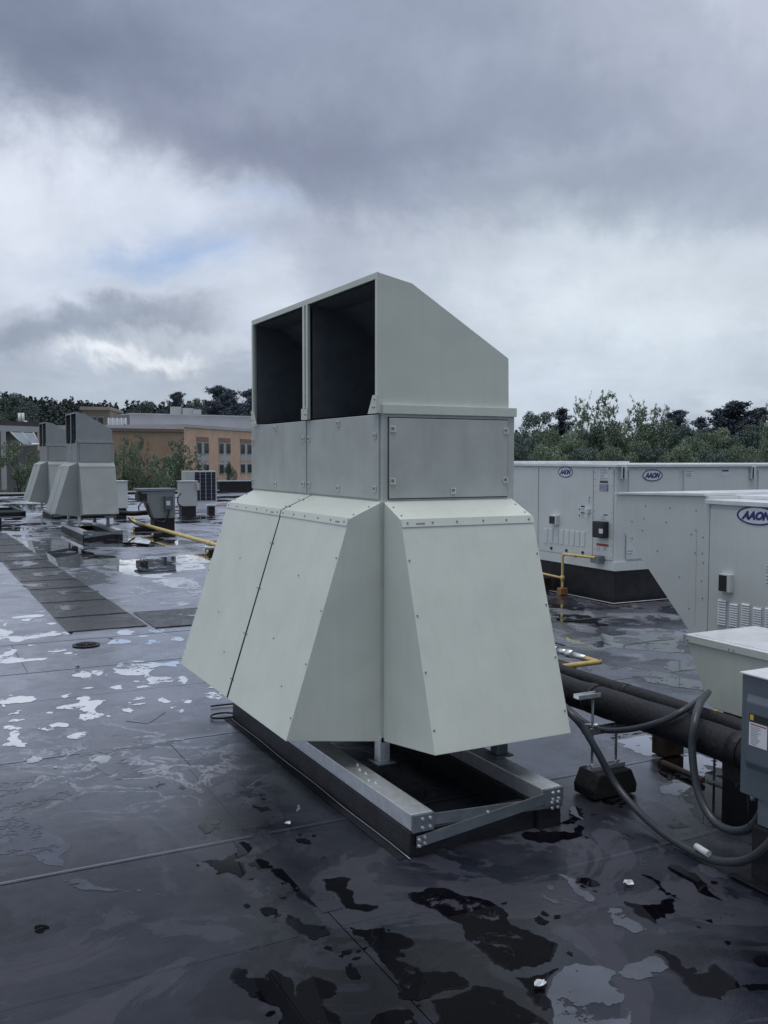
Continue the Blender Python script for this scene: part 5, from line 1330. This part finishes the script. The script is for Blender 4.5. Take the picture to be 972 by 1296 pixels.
bm = B(); c0, c1 = along(290)[0], along(345)[0]; wallbox(bm, O0+dirv*c0, O0+dirv*c1, .2, zrow(610.5, P_), zrow(608.5, P_), .6); part('ground_rail', bm, GREYP, bld)
# sloped glass roof of the entrance, left of it
g = thing('glass_canopy', 'pale sloped skylight with white frame left of the pale upper storey', 'skylight', polar(150, 112))
Pa, Pb = polar(139, 112), polar(161, 112); zb_c = EYE+(579-543)*112/F; zt_c = EYE+(579-528)*112/F; nv = (polar(150, 115)-polar(150, 112))
bm = B(); q = [(Pa.x, Pa.y, zb_c), (Pb.x, Pb.y, zb_c), (Pb.x+nv.x, Pb.y+nv.y, zt_c), (Pa.x+nv.x*1, Pa.y+nv.y, zt_c)]
hexa(bm, [(a, b, c-.15) for a, b, c in q], q); part('glazing', bm, SKYL, g)
for f in (0, .25, .5, .75, 1):
    a, b = lerp(q[0], q[1], f), lerp(q[3], q[2], f); bm = B(); tube(bm, [a, b], .12, 4, 0); part('glazing_bar', bm, FRAMEW, g)
# grey building at the left edge
g = thing('grey_building', 'grey building with dark overhanging roof and slanted skylight at the left edge', 'building', polar(10, 88))
A, Bq = polar(-60, 84), polar(49, 92); zr = EYE+(579-546)*88/F
bm = B(); wallbox(bm, A, Bq, 20, GZ, zr); part('wall', bm, GREYD, g)
bm = B(); wallbox(bm, A, Bq+(Bq-A)*.02, 21, zr+.002, zr+.55, .8); rf = part('roof', bm, GREYP, g)
bm = B(); wallbox(bm, A, Bq+(Bq-A)*.01, 20, zr+.552, zr+1.0, .2); part('roof_deck', bm, ROOFD, rf)
for px in (27, 31.5, 35):
    p = polar(px, 96); bm = B(); tube(bm, [(p.x, p.y, zr+.9), (p.x, p.y, zr+(2.1 if px < 33 else 1.3))], .14, 8, 0); part('chimney_pipe', bm, WHITE, rf)
bm = B(); a, b = polar(4, 84.5), polar(6, 84.7); wallbox(bm, a, b, .4, GZ, zr-.02, .3); part('downpipe', bm, GREYP, g)
a, b = polar(30, 85), polar(51, 87); zl, zh = EYE+(579-562)*86/F, EYE+(579-547)*86/F
q = [(a.x, a.y, zl), (b.x, b.y, zl), (b.x-.3, b.y+1.4, zh), (a.x-.8, a.y+1.4, zh)]
bm = B(); hexa(bm, [(x, y+.4, z-.1) for x, y, z in q], q); sk = part('skylight', bm, SKYL, g)
for f in (0, .5, 1):
    bm = B(); tube(bm, [lerp(q[0], q[1], f), lerp(q[3], q[2], f)], .10, 4, 0); part('skylight_bar', bm, FRAMEW, sk)
bm = B(); tube(bm, [Vector(q[0])-Vector((.3, 0, .1)), Vector(q[1])], .12, 4, 0); part('skylight_sill', bm, WHITE, sk)
# beige house on the slope
g = thing('hillside_house', 'beige flat-roofed house on the slope above the far ventilators', 'building', polar(122, 150))
A, Bq = polar(106, 150), polar(141, 150.5); z0 = EYE+(579-545)*150/F; z1 = EYE+(579-519)*150/F
bm = B(); wallbox(bm, A, Bq, 12, GZ, z1); part('wall', bm, mat('beige_render', (.30, .27, .23), .8), g)
bm = B(); wallbox(bm, A-(Bq-A)*.06, Bq+(Bq-A)*.05, 13, z1+.002, z1+.5, .6); part('roof', bm, mat('tan_roof_edge', (.33, .30, .26), .7), g)
for k, f in enumerate((.30, .56)):
    dd = (Bq-A); bm = B(); wallbox(bm, A+dd*f, A+dd*(f+.22), .3, z1-2.6, z1-1.0, .08); w = part('window', bm, FRAMEW, g)
    bm = B(); wallbox(bm, A+dd*(f+.02), A+dd*(f+.20), .1, z1-2.4, z1-1.2, .12); part('pane', bm, GLASSM, w)
